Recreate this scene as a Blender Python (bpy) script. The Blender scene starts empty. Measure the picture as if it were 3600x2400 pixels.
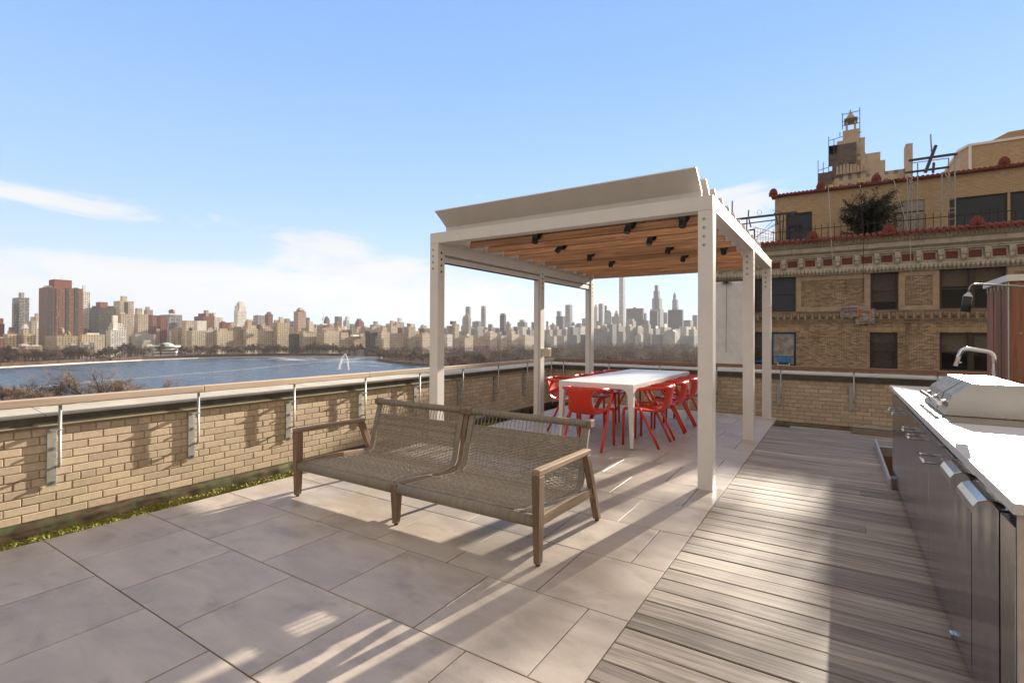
import bpy, bmesh, math, random
from math import sin, cos, radians as R, pi
from mathutils import Vector, Matrix, noise as mn
random.seed(7)
SC = bpy.context.scene
COL = SC.collection

# ------------------------------------------------------------------ camera
CF, CP, CR, CSH, CAZ, CH = 1778.76, R(.4161265), R(.2496466), -38.649, R(32.77991), 1.33
F0 = Vector((-sin(CAZ), cos(CAZ), 0)); R0 = Vector((cos(CAZ), sin(CAZ), 0)); ZZ = Vector((0, 0, 1))
FF = F0*cos(CP) + ZZ*sin(CP); U0 = ZZ*cos(CP) - F0*sin(CP)
RX = R0*cos(CR) + U0*sin(CR); UX = U0*cos(CR) - R0*sin(CR)
cam = bpy.data.cameras.new('camera'); camo = bpy.data.objects.new('camera', cam); COL.objects.link(camo)
cam.sensor_width = 36; cam.lens = 36*CF/3600; cam.shift_y = CSH/3600
cam.clip_start = .05; cam.clip_end = 20000
camo.matrix_world = Matrix(((RX.x, UX.x, -FF.x, 0), (RX.y, UX.y, -FF.y, 0), (RX.z, UX.z, -FF.z, CH), (0, 0, 0, 1)))
SC.camera = camo

# ------------------------------------------------------------------ node helpers
class N:
    def __init__(s, nt): s.t = nt; s.n = nt.nodes; s.l = nt.links
    def node(s, ty, **k):
        n = s.n.new(ty)
        for a, b in k.items(): setattr(n, a, b)
        return n
    def put(s, sock, v):
        if v is None: return
        if isinstance(v, bpy.types.NodeSocket): s.l.new(v, sock)
        elif isinstance(v, (tuple, list)) and sock.type == 'RGBA' and len(v) == 3: sock.default_value = (*v, 1)
        else: sock.default_value = v
    def m(s, op, a, b=None, c=None, clamp=False):
        n = s.node('ShaderNodeMath', operation=op); n.use_clamp = clamp
        for i, v in enumerate((a, b, c)): s.put(n.inputs[i], v)
        return n.outputs[0]
    def sm(s, v, a, b, o0=0., o1=1.):
        n = s.node('ShaderNodeMapRange', interpolation_type='SMOOTHSTEP')
        for i, q in enumerate((v, a, b, o0, o1)): s.put(n.inputs[i], q)
        return n.outputs[0]
    def lin(s, v, a, b, o0=0., o1=1.):
        n = s.node('ShaderNodeMapRange')
        for i, q in enumerate((v, a, b, o0, o1)): s.put(n.inputs[i], q)
        return n.outputs[0]
    def mix(s, f, a, b, mode='MIX'):
        n = s.node('ShaderNodeMix', data_type='RGBA', blend_type=mode)
        s.put(n.inputs[0], f); s.put(n.inputs[6], a); s.put(n.inputs[7], b)
        return n.outputs[2]
    def noise(s, vec, scale=5, detail=4, rough=.55, dist=0., out=0):
        n = s.node('ShaderNodeTexNoise')
        if vec is not None: s.l.new(vec, n.inputs['Vector'])
        n.inputs['Scale'].default_value = scale; n.inputs['Detail'].default_value = detail
        n.inputs['Roughness'].default_value = rough; n.inputs['Distortion'].default_value = dist
        return n.outputs[out]
    def mapv(s, vec, scale=(1, 1, 1), loc=(0, 0, 0)):
        n = s.node('ShaderNodeMapping'); s.l.new(vec, n.inputs[0])
        n.inputs['Scale'].default_value = scale; n.inputs['Location'].default_value = loc
        return n.outputs[0]
    def obj(s): return s.node('ShaderNodeTexCoord').outputs['Object']
    def sep(s, v):
        n = s.node('ShaderNodeSeparateXYZ'); s.l.new(v, n.inputs[0]); return n.outputs
    def comb(s, x=0., y=0., z=0.):
        n = s.node('ShaderNodeCombineXYZ')
        for i, v in enumerate((x, y, z)): s.put(n.inputs[i], v)
        return n.outputs[0]
    def isl(s): return s.m('FRACT', s.m('ADD', s.node('ShaderNodeNewGeometry').outputs['Random Per Island'], s.node('ShaderNodeObjectInfo').outputs['Random']))
    def bump(s, h, strength=.3, dist=.01):
        n = s.node('ShaderNodeBump'); s.l.new(h, n.inputs['Height'])
        n.inputs['Strength'].default_value = strength; n.inputs['Distance'].default_value = dist
        return n.outputs[0]

# ------------------------------------------------------------------ world, sun, exposure
SUN_AZ, SUN_EL = R(9.5), R(18.3)
w = bpy.data.worlds.new('World'); SC.world = w; w.use_nodes = True
q = N(w.node_tree); q.n.clear()
sky = q.node('ShaderNodeTexSky', sky_type='NISHITA'); sky.sun_disc = False
sky.sun_elevation = SUN_EL; sky.sun_rotation = SUN_AZ
sky.air_density = 1.0; sky.dust_density = 0.0; sky.ozone_density = 3.0; sky.altitude = 50
d = q.node('ShaderNodeTexCoord').outputs['Generated']
dx, dy, dz = q.sep(d)
el = q.m('MULTIPLY', q.m('ARCSINE', dz), 57.29578)
az = q.m('ADD', q.m('MULTIPLY', q.m('ARCTAN2', dx, dy), 57.29578), 32.78)     # degrees from the view axis
n1 = q.noise(q.comb(q.m('MULTIPLY', az, .075), q.m('MULTIPLY', el, .30), 3.1), 1.0, 9, .62, .6)
n2 = q.noise(q.comb(q.m('MULTIPLY', az, .03), q.m('MULTIPLY', el, .12), 4.3), 1.0, 3, .5)
def blob(ca, ce, wa, we, amp):
    a = q.m('POWER', q.m('DIVIDE', q.m('SUBTRACT', az, ca), wa), 2.0)
    b = q.m('POWER', q.m('DIVIDE', q.m('SUBTRACT', el, ce), we), 2.0)
    return q.m('MULTIPLY', q.m('EXPONENT', q.m('MULTIPLY', q.m('ADD', a, b), -1.0)), amp)
bias = q.lin(el, 2.5, 12.0, .40, -.55)
for bl in ((-41, 10.6, 13, 1.5, .62), (-20, 9.6, 5, 2.0, .62), (-14, 6.4, 11, 2.0, .28), (24, 12.5, 6.5, 3.4, .95), (-30, 5.2, 16, 2., .2), (38, 7, 12, 4, .25)):
    bias = q.m('ADD', bias, blob(*bl))
n1 = q.lin(n1, .25, .75, -.08, 1.08); dens = q.m('ADD', q.m('ADD', n1, q.m('MULTIPLY', q.m('SUBTRACT', n2, .5), 1.5)), bias)
cl = q.sm(dens, .44, .90, 0, .98)
# cloud added out of view, behind and overhead, as warm fill for the shade
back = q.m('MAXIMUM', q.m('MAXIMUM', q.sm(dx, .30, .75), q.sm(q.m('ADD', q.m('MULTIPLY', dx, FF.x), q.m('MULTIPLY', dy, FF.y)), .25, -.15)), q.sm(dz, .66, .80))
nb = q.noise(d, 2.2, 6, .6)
fill_cl = q.m('MULTIPLY', q.m('MULTIPLY', q.sm(nb, .30, .55, .35, 1.0), back), q.sm(dz, -.02, .02))
cl = q.m('MULTIPLY', cl, q.sm(el, -2, 0))
cl = q.m('MAXIMUM', cl, fill_cl)
ccol = q.mix(q.noise(q.comb(q.m('MULTIPLY', az, .1), q.m('MULTIPLY', el, .3), .2), 1.0, 4), (1.50, 1.58, 1.70), (1.78, 1.80, 1.83))
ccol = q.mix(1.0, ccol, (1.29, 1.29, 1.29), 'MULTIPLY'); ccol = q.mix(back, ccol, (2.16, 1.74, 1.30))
rp = q.node('ShaderNodeValToRGB'); q.l.new(q.lin(el, -2, 40), rp.inputs[0]); cr_ = rp.color_ramp
while len(cr_.elements) < 5: cr_.elements.new(.5)
for e_, (p_, c_) in zip(cr_.elements, ((0, (1.78, 2.12, 2.48)), (.16, (1.50, 1.98, 2.58)), (.38, (1.08, 1.72, 2.66)), (.70, (.74, 1.38, 2.68)), (1, (.62, 1.20, 2.56)))): e_.position = p_; e_.color = (*[v_/4 for v_ in c_], 1)
grad = q.mix(1.0, rp.outputs[0], (4, 4, 4), 'MULTIPLY')
air = q.mix(1.0, sky.outputs[0], (.55, .55, .55), 'MULTIPLY')
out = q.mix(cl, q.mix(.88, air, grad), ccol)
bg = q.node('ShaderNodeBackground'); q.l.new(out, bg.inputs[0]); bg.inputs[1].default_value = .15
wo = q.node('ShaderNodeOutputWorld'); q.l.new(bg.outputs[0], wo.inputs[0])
sun = bpy.data.lights.new('sun', 'SUN'); sun.energy = 5.0; sun.angle = R(.5); sun.color = (1, .90, .76)
suno = bpy.data.objects.new('sun', sun); COL.objects.link(suno)
SD = Vector((sin(SUN_AZ)*cos(SUN_EL), cos(SUN_AZ)*cos(SUN_EL), sin(SUN_EL)))
suno.rotation_euler = SD.to_track_quat('Z', 'Y').to_euler(); suno.location = SD*30
SC.view_settings.view_transform = 'Standard'; SC.view_settings.look = 'None'
SC.view_settings.gamma = 1; SC.view_settings.exposure = 1.42

# ------------------------------------------------------------------ pixel helpers (3600 x 2400 photograph -> world rays)
def ray(x, y):
    a, b = x-1800, y-1200
    u = cos(CR)*a + sin(CR)*b; v = -sin(CR)*a + cos(CR)*b - CSH
    return FF*CF + R0*u - U0*v
CO = Vector((0, 0, CH))
def onz(x, y, z): dd = ray(x, y); return CO + dd*((z-CH)/dd.z)
def ony(x, y, Y): dd = ray(x, y); return CO + dd*(Y/dd.y)
def atd(x, y, D): dd = ray(x, y); return CO + dd*(D/CF)          # at depth D along the view axis

# ------------------------------------------------------------------ mesh builder
class MB:
    def __init__(s): s.v = []; s.f = []; s.sm = []
    def face(s, ids, smooth=False): s.f.append(tuple(ids)); s.sm.append(smooth)
    def add(s, vs, fs, smooth=False):
        o = len(s.v); s.v += [tuple(p) for p in vs]
        for f in fs: s.face([i+o for i in f], smooth)
        return s
    def box(s, x0, x1, y0, y1, z0, z1):
        vs = [(x, y, z) for z in (z0, z1) for y in (y0, y1) for x in (x0, x1)]
        return s.add(vs, [(0, 2, 3, 1), (4, 5, 7, 6), (0, 1, 5, 4), (2, 6, 7, 3), (0, 4, 6, 2), (1, 3, 7, 5)])
    def loft(s, rings, closed=True, caps=True, smooth=False):
        n = len(rings[0]); o = len(s.v)
        for r in rings: s.v += [tuple(p) for p in r]
        for i in range(len(rings)-1):
            for j in range(n if closed else n-1):
                k = (j+1) % n
                s.face((o+i*n+j, o+i*n+k, o+(i+1)*n+k, o+(i+1)*n+j), smooth)
        if caps and closed:
            s.face([o+j for j in range(n)][::-1]); s.face([o+(len(rings)-1)*n+j for j in range(n)])
        return s
    def tube(s, pts, r, n=8, caps=True, smooth=True, flat=1.0):
        pts = [Vector(p) for p in pts]; rr = r if isinstance(r, (list, tuple)) else [r]*len(pts)
        rings = []; up = None
        for i, p in enumerate(pts):
            t = (pts[min(i+1, len(pts)-1)] - pts[max(i-1, 0)]).normalized()
            if up is None:
                up = Vector((0, 0, 1)) if abs(t.z) < .9 else Vector((0, 1, 0))
            a = t.cross(up)
            if a.length < 1e-6: a = t.orthogonal()
            a.normalize(); b = a.cross(t).normalized(); up = b
            rings.append([p + (a*cos(2*pi*j/n) + b*sin(2*pi*j/n)*flat)*rr[i] for j in range(n)])
        return s.loft(rings, True, caps, smooth)
    def bar(s, p, q2, w, h, up=(0, 0, 1), w2=None, h2=None):
        p, q2 = Vector(p), Vector(q2); t = (q2-p).normalized(); a = t.cross(Vector(up))
        if a.length < 1e-5: a = t.orthogonal()
        a.normalize(); b = a.cross(t)
        w2 = w2 or w; h2 = h2 or h
        rg = lambda c, W, H: [c + a*W/2 + b*H/2, c - a*W/2 + b*H/2, c - a*W/2 - b*H/2, c + a*W/2 - b*H/2]
        return s.loft([rg(p, w, h), rg(q2, w2, h2)])
    def prism(s, prof, ax, a, b):
        """profile of 2D points extruded along axis ax ('x': prof=(y,z), 'y': prof=(x,z), 'z': prof=(x,y))"""
        mk = {'x': lambda t, u, v: (t, u, v), 'y': lambda t, u, v: (u, t, v), 'z': lambda t, u, v: (u, v, t)}[ax]
        return s.loft([[mk(a, u, v) for u, v in prof], [mk(b, u, v) for u, v in prof]])
    def cyl(s, c, r, h, n=16, r2=None, smooth=True):
        r2 = r if r2 is None else r2; c = Vector(c)
        return s.loft([[c + Vector((r*cos(2*pi*j/n), r*sin(2*pi*j/n), 0)) for j in range(n)],
                       [c + Vector((r2*cos(2*pi*j/n), r2*sin(2*pi*j/n), h)) for j in range(n)]], True, True, smooth)
    def build(s, name, mat, parent=None, bevel=0, seg=2, autosmooth=False):
        off = Vector((0, 0, 0))
        if parent is not None: off = wloc(parent)
        me = bpy.data.meshes.new(name)
        me.from_pydata([(v[0]-off.x, v[1]-off.y, v[2]-off.z) for v in s.v], [], s.f)
        me.polygons.foreach_set('use_smooth', s.sm)
        bm = bmesh.new(); bm.from_mesh(me); bmesh.ops.recalc_face_normals(bm, faces=bm.faces); bm.to_mesh(me); bm.free()
        me.materials.append(mat)
        o = bpy.data.objects.new(name, me); COL.objects.link(o)
        if parent is not None: o.parent = parent
        if bevel:
            b = o.modifiers.new('bevel', 'BEVEL'); b.width = bevel; b.segments = seg; b.limit_method = 'ANGLE'; b.angle_limit = R(40)
        return o
def wloc(o):
    p = Vector((0, 0, 0))
    while o is not None: p = p + o.location; o = o.parent
    return p
def tag(o, label=None, cat=None, group=None, kind=None):
    if label: o['label'] = label
    if cat: o['category'] = cat
    if group: o['group'] = group
    if kind: o['kind'] = kind
    return o
def thing(name, loc, label, cat, group=None):
    o = bpy.data.objects.new(name, None); COL.objects.link(o); o.location = loc; o.empty_display_size = .2
    return tag(o, label, cat, group)
def kids(o): return [c for c in COL.objects if c.parent == o]
def dup(root, loc=None, rotz=None, label=None):
    r = root.copy(); COL.objects.link(r)
    if loc is not None: r.location = loc
    if rotz is not None: r.rotation_euler = (0, 0, rotz)
    if label: r['label'] = label
    for ch in kids(root):
        c = ch.copy(); COL.objects.link(c); c.parent = r
        for g in kids(ch):
            e = g.copy(); COL.objects.link(e); e.parent = c
    return r
def sbox(name, mat, parent, *b, bevel=0): return MB().box(*b).build(name, mat, parent, bevel)

# ------------------------------------------------------------------ materials
def mat(name, col=(.5, .5, .5), rough=.6, metal=0., spec=.5):
    m = bpy.data.materials.new(name); m.use_nodes = True; k = N(m.node_tree)
    b = k.n['Principled BSDF']; k.put(b.inputs['Base Color'], col)
    b.inputs['Roughness'].default_value = rough; b.inputs['Metallic'].default_value = metal
    b.inputs['Specular IOR Level'].default_value = spec
    m.diffuse_color = (*col, 1)
    return m, k, b
def mottled(name, c1, c2, scale=6, rough=.6, metal=0, bump=0., island=0., spec=.5, detail=5, stretch=None, bscale=None):
    m, k, b = mat(name, c1, rough, metal, spec); v = k.obj()
    if stretch: v = k.mapv(v, stretch)
    n = k.noise(v, scale, detail, .6); c = k.mix(k.sm(n, .3, .7), c1, c2)
    if island:
        f = k.lin(k.isl(), 0, 1, 1-island, 1+island); c = k.mix(1.0, c, k.comb(f, f, f), 'MULTIPLY')
    k.put(b.inputs['Base Color'], c)
    if bump: k.put(b.inputs['Normal'], k.bump(k.noise(v, bscale or scale*8, 4), bump, .004))
    return m
M = {}
M['white'] = mottled('white_powder_coat', (.66, .64, .615), (.70, .68, .655), 9, .42)
M['whiteblade'] = mottled('white_louvre_coat', (.60, .575, .545), (.64, .615, .585), 4, .45)
M['dark_hole'] = mat('dark_hole', (.02, .018, .015), .7)[0]
M['bolt'] = mat('bolt_steel', (.45, .42, .38), .35, .9)[0]
M['black'] = mat('black_metal', (.012, .012, .013), .45)[0]
M['rubber'] = mat('black_rubber', (.02, .02, .02), .8)[0]
M['grey_slot'] = mat('grey_slot', (.30, .30, .30), .6)[0]
M['galv'] = mottled('galvanised_steel', (.42, .42, .39), (.52, .52, .49), 30, .42, .55)
M['bronze'] = mottled('bronze_flashing', (.060, .054, .040), (.10, .092, .066), 7, .45, .25)
M['table'] = mottled('white_table_lacquer', (.66, .645, .625), (.70, .685, .665), 5, .32)
M['red'] = mottled('red_plastic', (.54, .030, .009), (.60, .036, .011), 5, .33)
M['glassbox'] = mat('lamp_glass', (.55, .5, .36), .2)[0]
M['blue_tape'] = mat('blue_tape', (.03, .12, .42), .6)[0]
M['terracotta'] = mottled('red_terracotta', (.165, .042, .033), (.235, .065, .050), 3, .75)
M['stone'] = mottled('coping_stone', (.46, .425, .35), (.58, .54, .46), 3.5, .8, bump=.25, bscale=60)
M['rope'] = mat('rope', (.35, .33, .30), .8)[0]

def wood(name, c1, c2, axis, scale=1.0, rough=.6, island=.25, bump=.25, contrast=(.3, .7)):
    m, k, b = mat(name, c1, rough); v = k.obj(); i = k.isl()
    st = [34, 34, 34]; st['xyz'.index(axis)] = 1.6
    vv = k.mapv(v, tuple(s*scale for s in st))
    va = k.node('ShaderNodeVectorMath', operation='ADD'); k.l.new(vv, va.inputs[0])
    sc = k.m('MULTIPLY', i, 97.0); k.l.new(k.comb(sc, sc, sc), va.inputs[1])
    n = k.noise(va.outputs[0], 1.0, 6, .62, .9); n2 = k.noise(va.outputs[0], .22, 3, .5, .6)
    c = k.mix(k.sm(n, *contrast), c1, c2)
    f = k.m('MULTIPLY', k.lin(i, 0, 1, 1-island, 1+island), k.lin(n2, .3, .7, .82, 1.15)); c = k.mix(1.0, c, k.comb(f, f, f), 'MULTIPLY')
    k.put(b.inputs['Base Color'], c); k.put(b.inputs['Normal'], k.bump(n, bump, .003))
    return m
M['slat_wood'] = wood('ceiling_wood', (.26, .115, .052), (.60, .335, .175), 'x', .8, .5, .42, .15, (.25, .72))
M['deck'] = wood('weathered_deck', (.15, .12, .093), (.41, .35, .285), 'x', 1.0, .62, .30, .5, (.28, .72))
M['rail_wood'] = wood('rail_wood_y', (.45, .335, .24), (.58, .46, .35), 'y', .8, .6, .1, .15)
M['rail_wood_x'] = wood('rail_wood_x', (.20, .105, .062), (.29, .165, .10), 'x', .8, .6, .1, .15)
M['teak'] = wood('weathered_teak', (.135, .085, .052), (.235, .155, .098), 'z', 1.6, .65, .06, .25)
M['teak_y'] = wood('weathered_teak_arm', (.17, .112, .070), (.31, .218, .142), 'y', 1.6, .65, .06, .25)
M['cedar'] = wood('cedar_boards', (.16, .068, .036), (.28, .13, .068), 'z', .7, .75, .25, .15)
def cordmat():
    m, k, b = mat('grey_cord', (.21, .18, .14), .75); v = k.obj()
    n = k.noise(v, 45, 3); i = k.isl()
    c = k.mix(k.sm(n, .3, .7), (.26, .222, .175), (.36, .312, .25)); f = k.lin(i, 0, 1, .85, 1.15)
    k.put(b.inputs['Base Color'], k.mix(1.0, c, k.comb(f, f, f), 'MULTIPLY')); return m
M['cord'] = cordmat()
def wrapmat():
    m, k, b = mat('wrapped_cord', (.24, .21, .165), .75); v = k.obj(); x, y, z = k.sep(v)
    wv = k.m('SINE', k.m('MULTIPLY', x, 900.0)); n = k.noise(k.mapv(v, (60, 2, 2)), 1.0, 3)
    k.put(b.inputs['Base Color'], k.mix(k.sm(k.m('ADD', k.m('MULTIPLY', wv, .25), n), .3, .8), (.22, .19, .148), (.36, .315, .25)))
    k.put(b.inputs['Normal'], k.bump(wv, .6, .004)); return m
M['wrap'] = wrapmat()
def wrapmat2():
    m, k, b = mat('wrapped_cord_side', (.24, .21, .165), .75); v = k.obj(); x, y, z = k.sep(v)
    wv = k.m('SINE', k.m('MULTIPLY', k.m('ADD', y, k.m('MULTIPLY', z, .9)), 700.0)); n = k.noise(k.mapv(v, (2, 40, 40)), 1.0, 3)
    k.put(b.inputs['Base Color'], k.mix(k.sm(k.m('ADD', k.m('MULTIPLY', wv, .25), n), .3, .8), (.22, .19, .148), (.36, .315, .25)))
    k.put(b.inputs['Normal'], k.bump(wv, .6, .004)); return m
M['wrap_side'] = wrapmat2()
def tilemat():
    m, k, b = mat('porcelain_paving', (.44, .40, .36), .42); v = k.obj(); i = k.isl()
    va = k.node('ShaderNodeVectorMath', operation='ADD'); k.l.new(v, va.inputs[0])
    sc = k.m('MULTIPLY', i, 53.0); k.l.new(k.comb(sc, sc, sc), va.inputs[1]); p = va.outputs[0]
    n = k.noise(k.mapv(p, (2.2, 5, 1)), 1.0, 6, .62, .5); fine = k.noise(p, 160, 2, .6)
    st = k.noise(k.mapv(p, (1.2, 1.9, 1)), 2.1, 5, .65, .3)
    c = k.mix(k.sm(n, .28, .72), (.37, .315, .262), (.495, .432, .368))
    c = k.mix(k.sm(st, .50, .72, 0, .62), c, (.25, .21, .17))
    c = k.mix(k.sm(fine, .55, .75, 0, .42), c, (.25, .22, .19))
    f = k.lin(i, 0, 1, .965, 1.035)
    k.put(b.inputs['Base Color'], k.mix(1.0, c, k.comb(f, f, f), 'MULTIPLY'))
    k.put(b.inputs['Roughness'], k.lin(n, .3, .7, .36, .5)); k.put(b.inputs['Normal'], k.bump(k.noise(p, 90, 4), .12, .003)); return m
M['tile'] = tilemat()
def brickmat(name, a, b2, grime=0.):
    m, k, b = mat(name, a, .85); v = k.obj(); i = k.isl()
    n = k.noise(v, 25, 5, .65)
    c = k.mix(k.sm(n, .3, .7), a, b2); f = k.lin(i, 0, 1, .86, 1.12)
    c = k.mix(1.0, c, k.comb(f, k.m('MULTIPLY', f, k.lin(k.m('FRACT', k.m('MULTIPLY', i, 7.0)), 0, 1, .97, 1.03)), f), 'MULTIPLY')
    k.put(b.inputs['Base Color'], c); k.put(b.inputs['Normal'], k.bump(k.noise(v, 130, 4, .7), .35, .004)); return m
M['brick'] = brickmat('tan_brick', (.50, .395, .275), (.59, .475, .345))
M['brick_dark'] = brickmat('brown_tan_brick', (.25, .175, .11), (.33, .24, .155))
M['mortar'] = mottled('mortar', (.36, .265, .19), (.43, .325, .24), 30, .9)
M['mortar_dark'] = mottled('mortar_dark', (.12, .078, .05), (.16, .105, .07), 30, .9)
def steelmat(name, col, rough, st):
    m, k, b = mat(name, col, rough, 1.0); v = k.obj()
    n = k.noise(k.mapv(v, st), 1.0, 3, .6); big = k.noise(v, 3.0, 2)
    k.put(b.inputs['Roughness'], k.lin(n, .3, .7, rough*.8, rough*1.25))
    k.put(b.inputs['Base Color'], k.mix(k.sm(big, .3, .7), col, tuple(c*.86 for c in col)))
    k.put(b.inputs['Normal'], k.bump(n, .012, .002)); return m
M['steel'] = steelmat('brushed_steel', (.46, .45, .44), .26, (3, 240, 3))
M['steel_door'] = steelmat('brushed_steel_door', (.40, .40, .415), .21, (3, 3, 260))
M['chrome'] = mat('polished_steel', (.68, .67, .65), .16, 1.0)[0]
M['chrome_dark'] = mat('dark_polished_steel', (.25, .235, .22), .22, 1.0)[0]
def counter():
    m, k, b = mat('white_quartz', (.58, .56, .525), .34); v = k.obj()
    a = k.noise(k.mapv(v, (2, 2.4, 2)), 1.6, 7, .6, 1.2); ve = k.m('ABSOLUTE', k.m('SUBTRACT', a, .5))
    k.put(b.inputs['Base Color'], k.mix(k.sm(ve, 0, .02, .35, 0), (.58, .56, .525), (.42, .395, .36))); return m
M['quartz'] = counter()
M['quartz_side'] = mottled('beige_quartz_side', (.44, .36, .28), (.50, .42, .33), 30, .45)
# ================================================================== terrace setting
XW, YB = -5.5, 10.25          # inner brick faces of the two parapets
ZF = -.34                     # roof membrane
s = MB(); s.box(-5.95, 9, -6, 10.7, -.9, ZF)
tag(s.build('roof_floor', mottled('roof_membrane', (.030, .030, .028), (.055, .052, .045), 12, .85, bump=.4)), kind='structure')
TXL, TXR = -4.275, -.8166
rows = [1.11 + .586*n for n in range(-4, 14)]
pav = MB(); g = .0032
for i, y0 in enumerate(rows):
    y1 = y0+.586
    if i == 13+0: pass
    y1 = min(y1, 9.222)
    if y0 >= 9.2: continue
    off = -.716 if (i % 2 == 0) else -1.018
    xs = sorted([x for x in [off + .6*k for k in range(-8, 2)] if TXL+.02 < x < TXR-.02])
    xs = [TXL] + xs + [TXR]
    for a, b in zip(xs[:-1], xs[1:]):
        dz = random.uniform(-.0006, .0006)
        x0, x1, yy0, yy1 = a+g, b-g, y0+g, y1-g; e = .0015
        pav.loft([[(x0, yy0, -.02), (x1, yy0, -.02), (x1, yy1, -.02), (x0, yy1, -.02)],
                  [(x0, yy0, dz-e), (x1, yy0, dz-e), (x1, yy1, dz-e), (x0, yy1, dz-e)],
                  [(x0+e, yy0+e, dz), (x1-e, yy0+e, dz), (x1-e, yy1-e, dz), (x0+e, yy1-e, dz)]])
tag(pav.build('stone_paving', M['tile']), kind='structure')
b = MB(); b.box(TXL+.03, TXR-.012, -1.2, 9.21, -.335, -.021)
tag(b.build('paving_base', mottled('paving_base', (.10, .075, .05), (.20, .15, .10), 18, .9, bump=.5)), kind='structure')

# wooden deck: boards run along x, with a rectangular opening beside the kitchen
dk = MB(); pitch = .1385; y = .3; k = 0
while y < 8.24:
    xr = .395 if 5.86 < y < 7.40 else 1.6
    y1 = y+pitch-random.choice((.006, .007, .009, .011)); dz = random.uniform(-.0015, .0012) - .001
    cut = random.random() < .16
    segs = [(TXR+.004, xr)] if not (cut and xr > 1) else [(TXR+.004, .16), (.163, xr)]
    for x0, x1 in segs:
        e = .003
        dk.loft([[(x0, y, -.025), (x1, y, -.025), (x1, y1, -.025), (x0, y1, -.025)],
                 [(x0, y, dz-e), (x1, y, dz-e), (x1, y1, dz-e), (x0, y1, dz-e)],
                 [(x0, y+e, dz), (x1, y+e, dz), (x1, y1-e, dz), (x0, y1-e, dz)]])
    y += pitch
dk.box(-.585, .158, 8.245, 8.50, -.025, -.002)
tag(dk.build('wooden_deck', M['deck']), kind='structure')
b = MB(); b.box(TXR+.01, 1.6, .3, 5.80, -.33, -.03); b.box(TXR+.01, .37, 5.80, 7.5, -.33, -.03); b.box(TXR+.01, 1.6, 7.5, 8.22, -.33, -.03)
tag(b.build('deck_base', mat('deck_base', (.02, .016, .012), .9)[0]), kind='structure')
# loose step board beyond the deck's far edge
tag(sbox('step_board', M['deck'], None, .165, 1.6, 8.30, 8.44, -.02, .095, bevel=.004), 'pale weathered step board on the far edge of the wooden deck, beside the kitchen', 'step')
# hatch beside the kitchen
h = thing('deck_hatch', (.39, 6.6, 0), 'open metal edged recess in the wooden deck at the far end of the kitchen', 'deck hatch')
sbox('metal_edge', M['galv'], h, .372, .392, 5.50, 7.52, -.10, .085, bevel=.002)
sbox('metal_edge', M['galv'], h, .3925, 1.6, 7.455, 7.52, -.10, .01)
sbox('wood_lining', M['cedar'], h, .3925, 1.6, 7.42, 7.453, -.33, -.09)
sbox('wood_lining', M['cedar'], h, .3925, 1.6, 6.4, 6.43, -.33, -.17)
sbox('side_box', M['steel_door'], h, .3925, .43, 5.46, 5.56, -.004, .10)

# moss strip beside the left wall: real bumps
mo = MB(); nx, ny = 46, 620; x0, x1, ya, yb = -5.43, -4.62, .1, 7.6
random.seed(3)
for j in range(ny+1):
    for i in range(nx+1):
        x = x0+(x1-x0)*i/nx; y = ya+(yb-ya)*j/ny
        hgt = .030*mn.noise(Vector((x*9, y*9, 0))) + .028*abs(mn.noise(Vector((x*40, y*40, 2)))) + random.uniform(0, .020)
        edge = min(1, (x-x0)/.13 + .35*mn.noise(Vector((x*3, y*2.2, 5))))
        mo.v.append((x+random.uniform(-.004, .004), y+random.uniform(-.004, .004), -.325 + .045*max(0, edge) + hgt*max(0, edge)))
for j in range(ny):
    for i in range(nx):
        a = j*(nx+1)+i; mo.face((a, a+1, a+nx+2, a+nx+1), False)
mm, k, bb = mat('moss', (.16, .17, .02), .9); v = k.obj()
k.put(bb.inputs['Base Color'], k.mix(k.sm(k.noise(v, 55, 4, .7), .3, .7), (.075, .080, .010), k.mix(k.sm(k.noise(v, 5, 3), .35, .65), (.17, .165, .026), (.27, .25, .04))))
tag(mo.build('moss', mm), kind='stuff')

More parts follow.
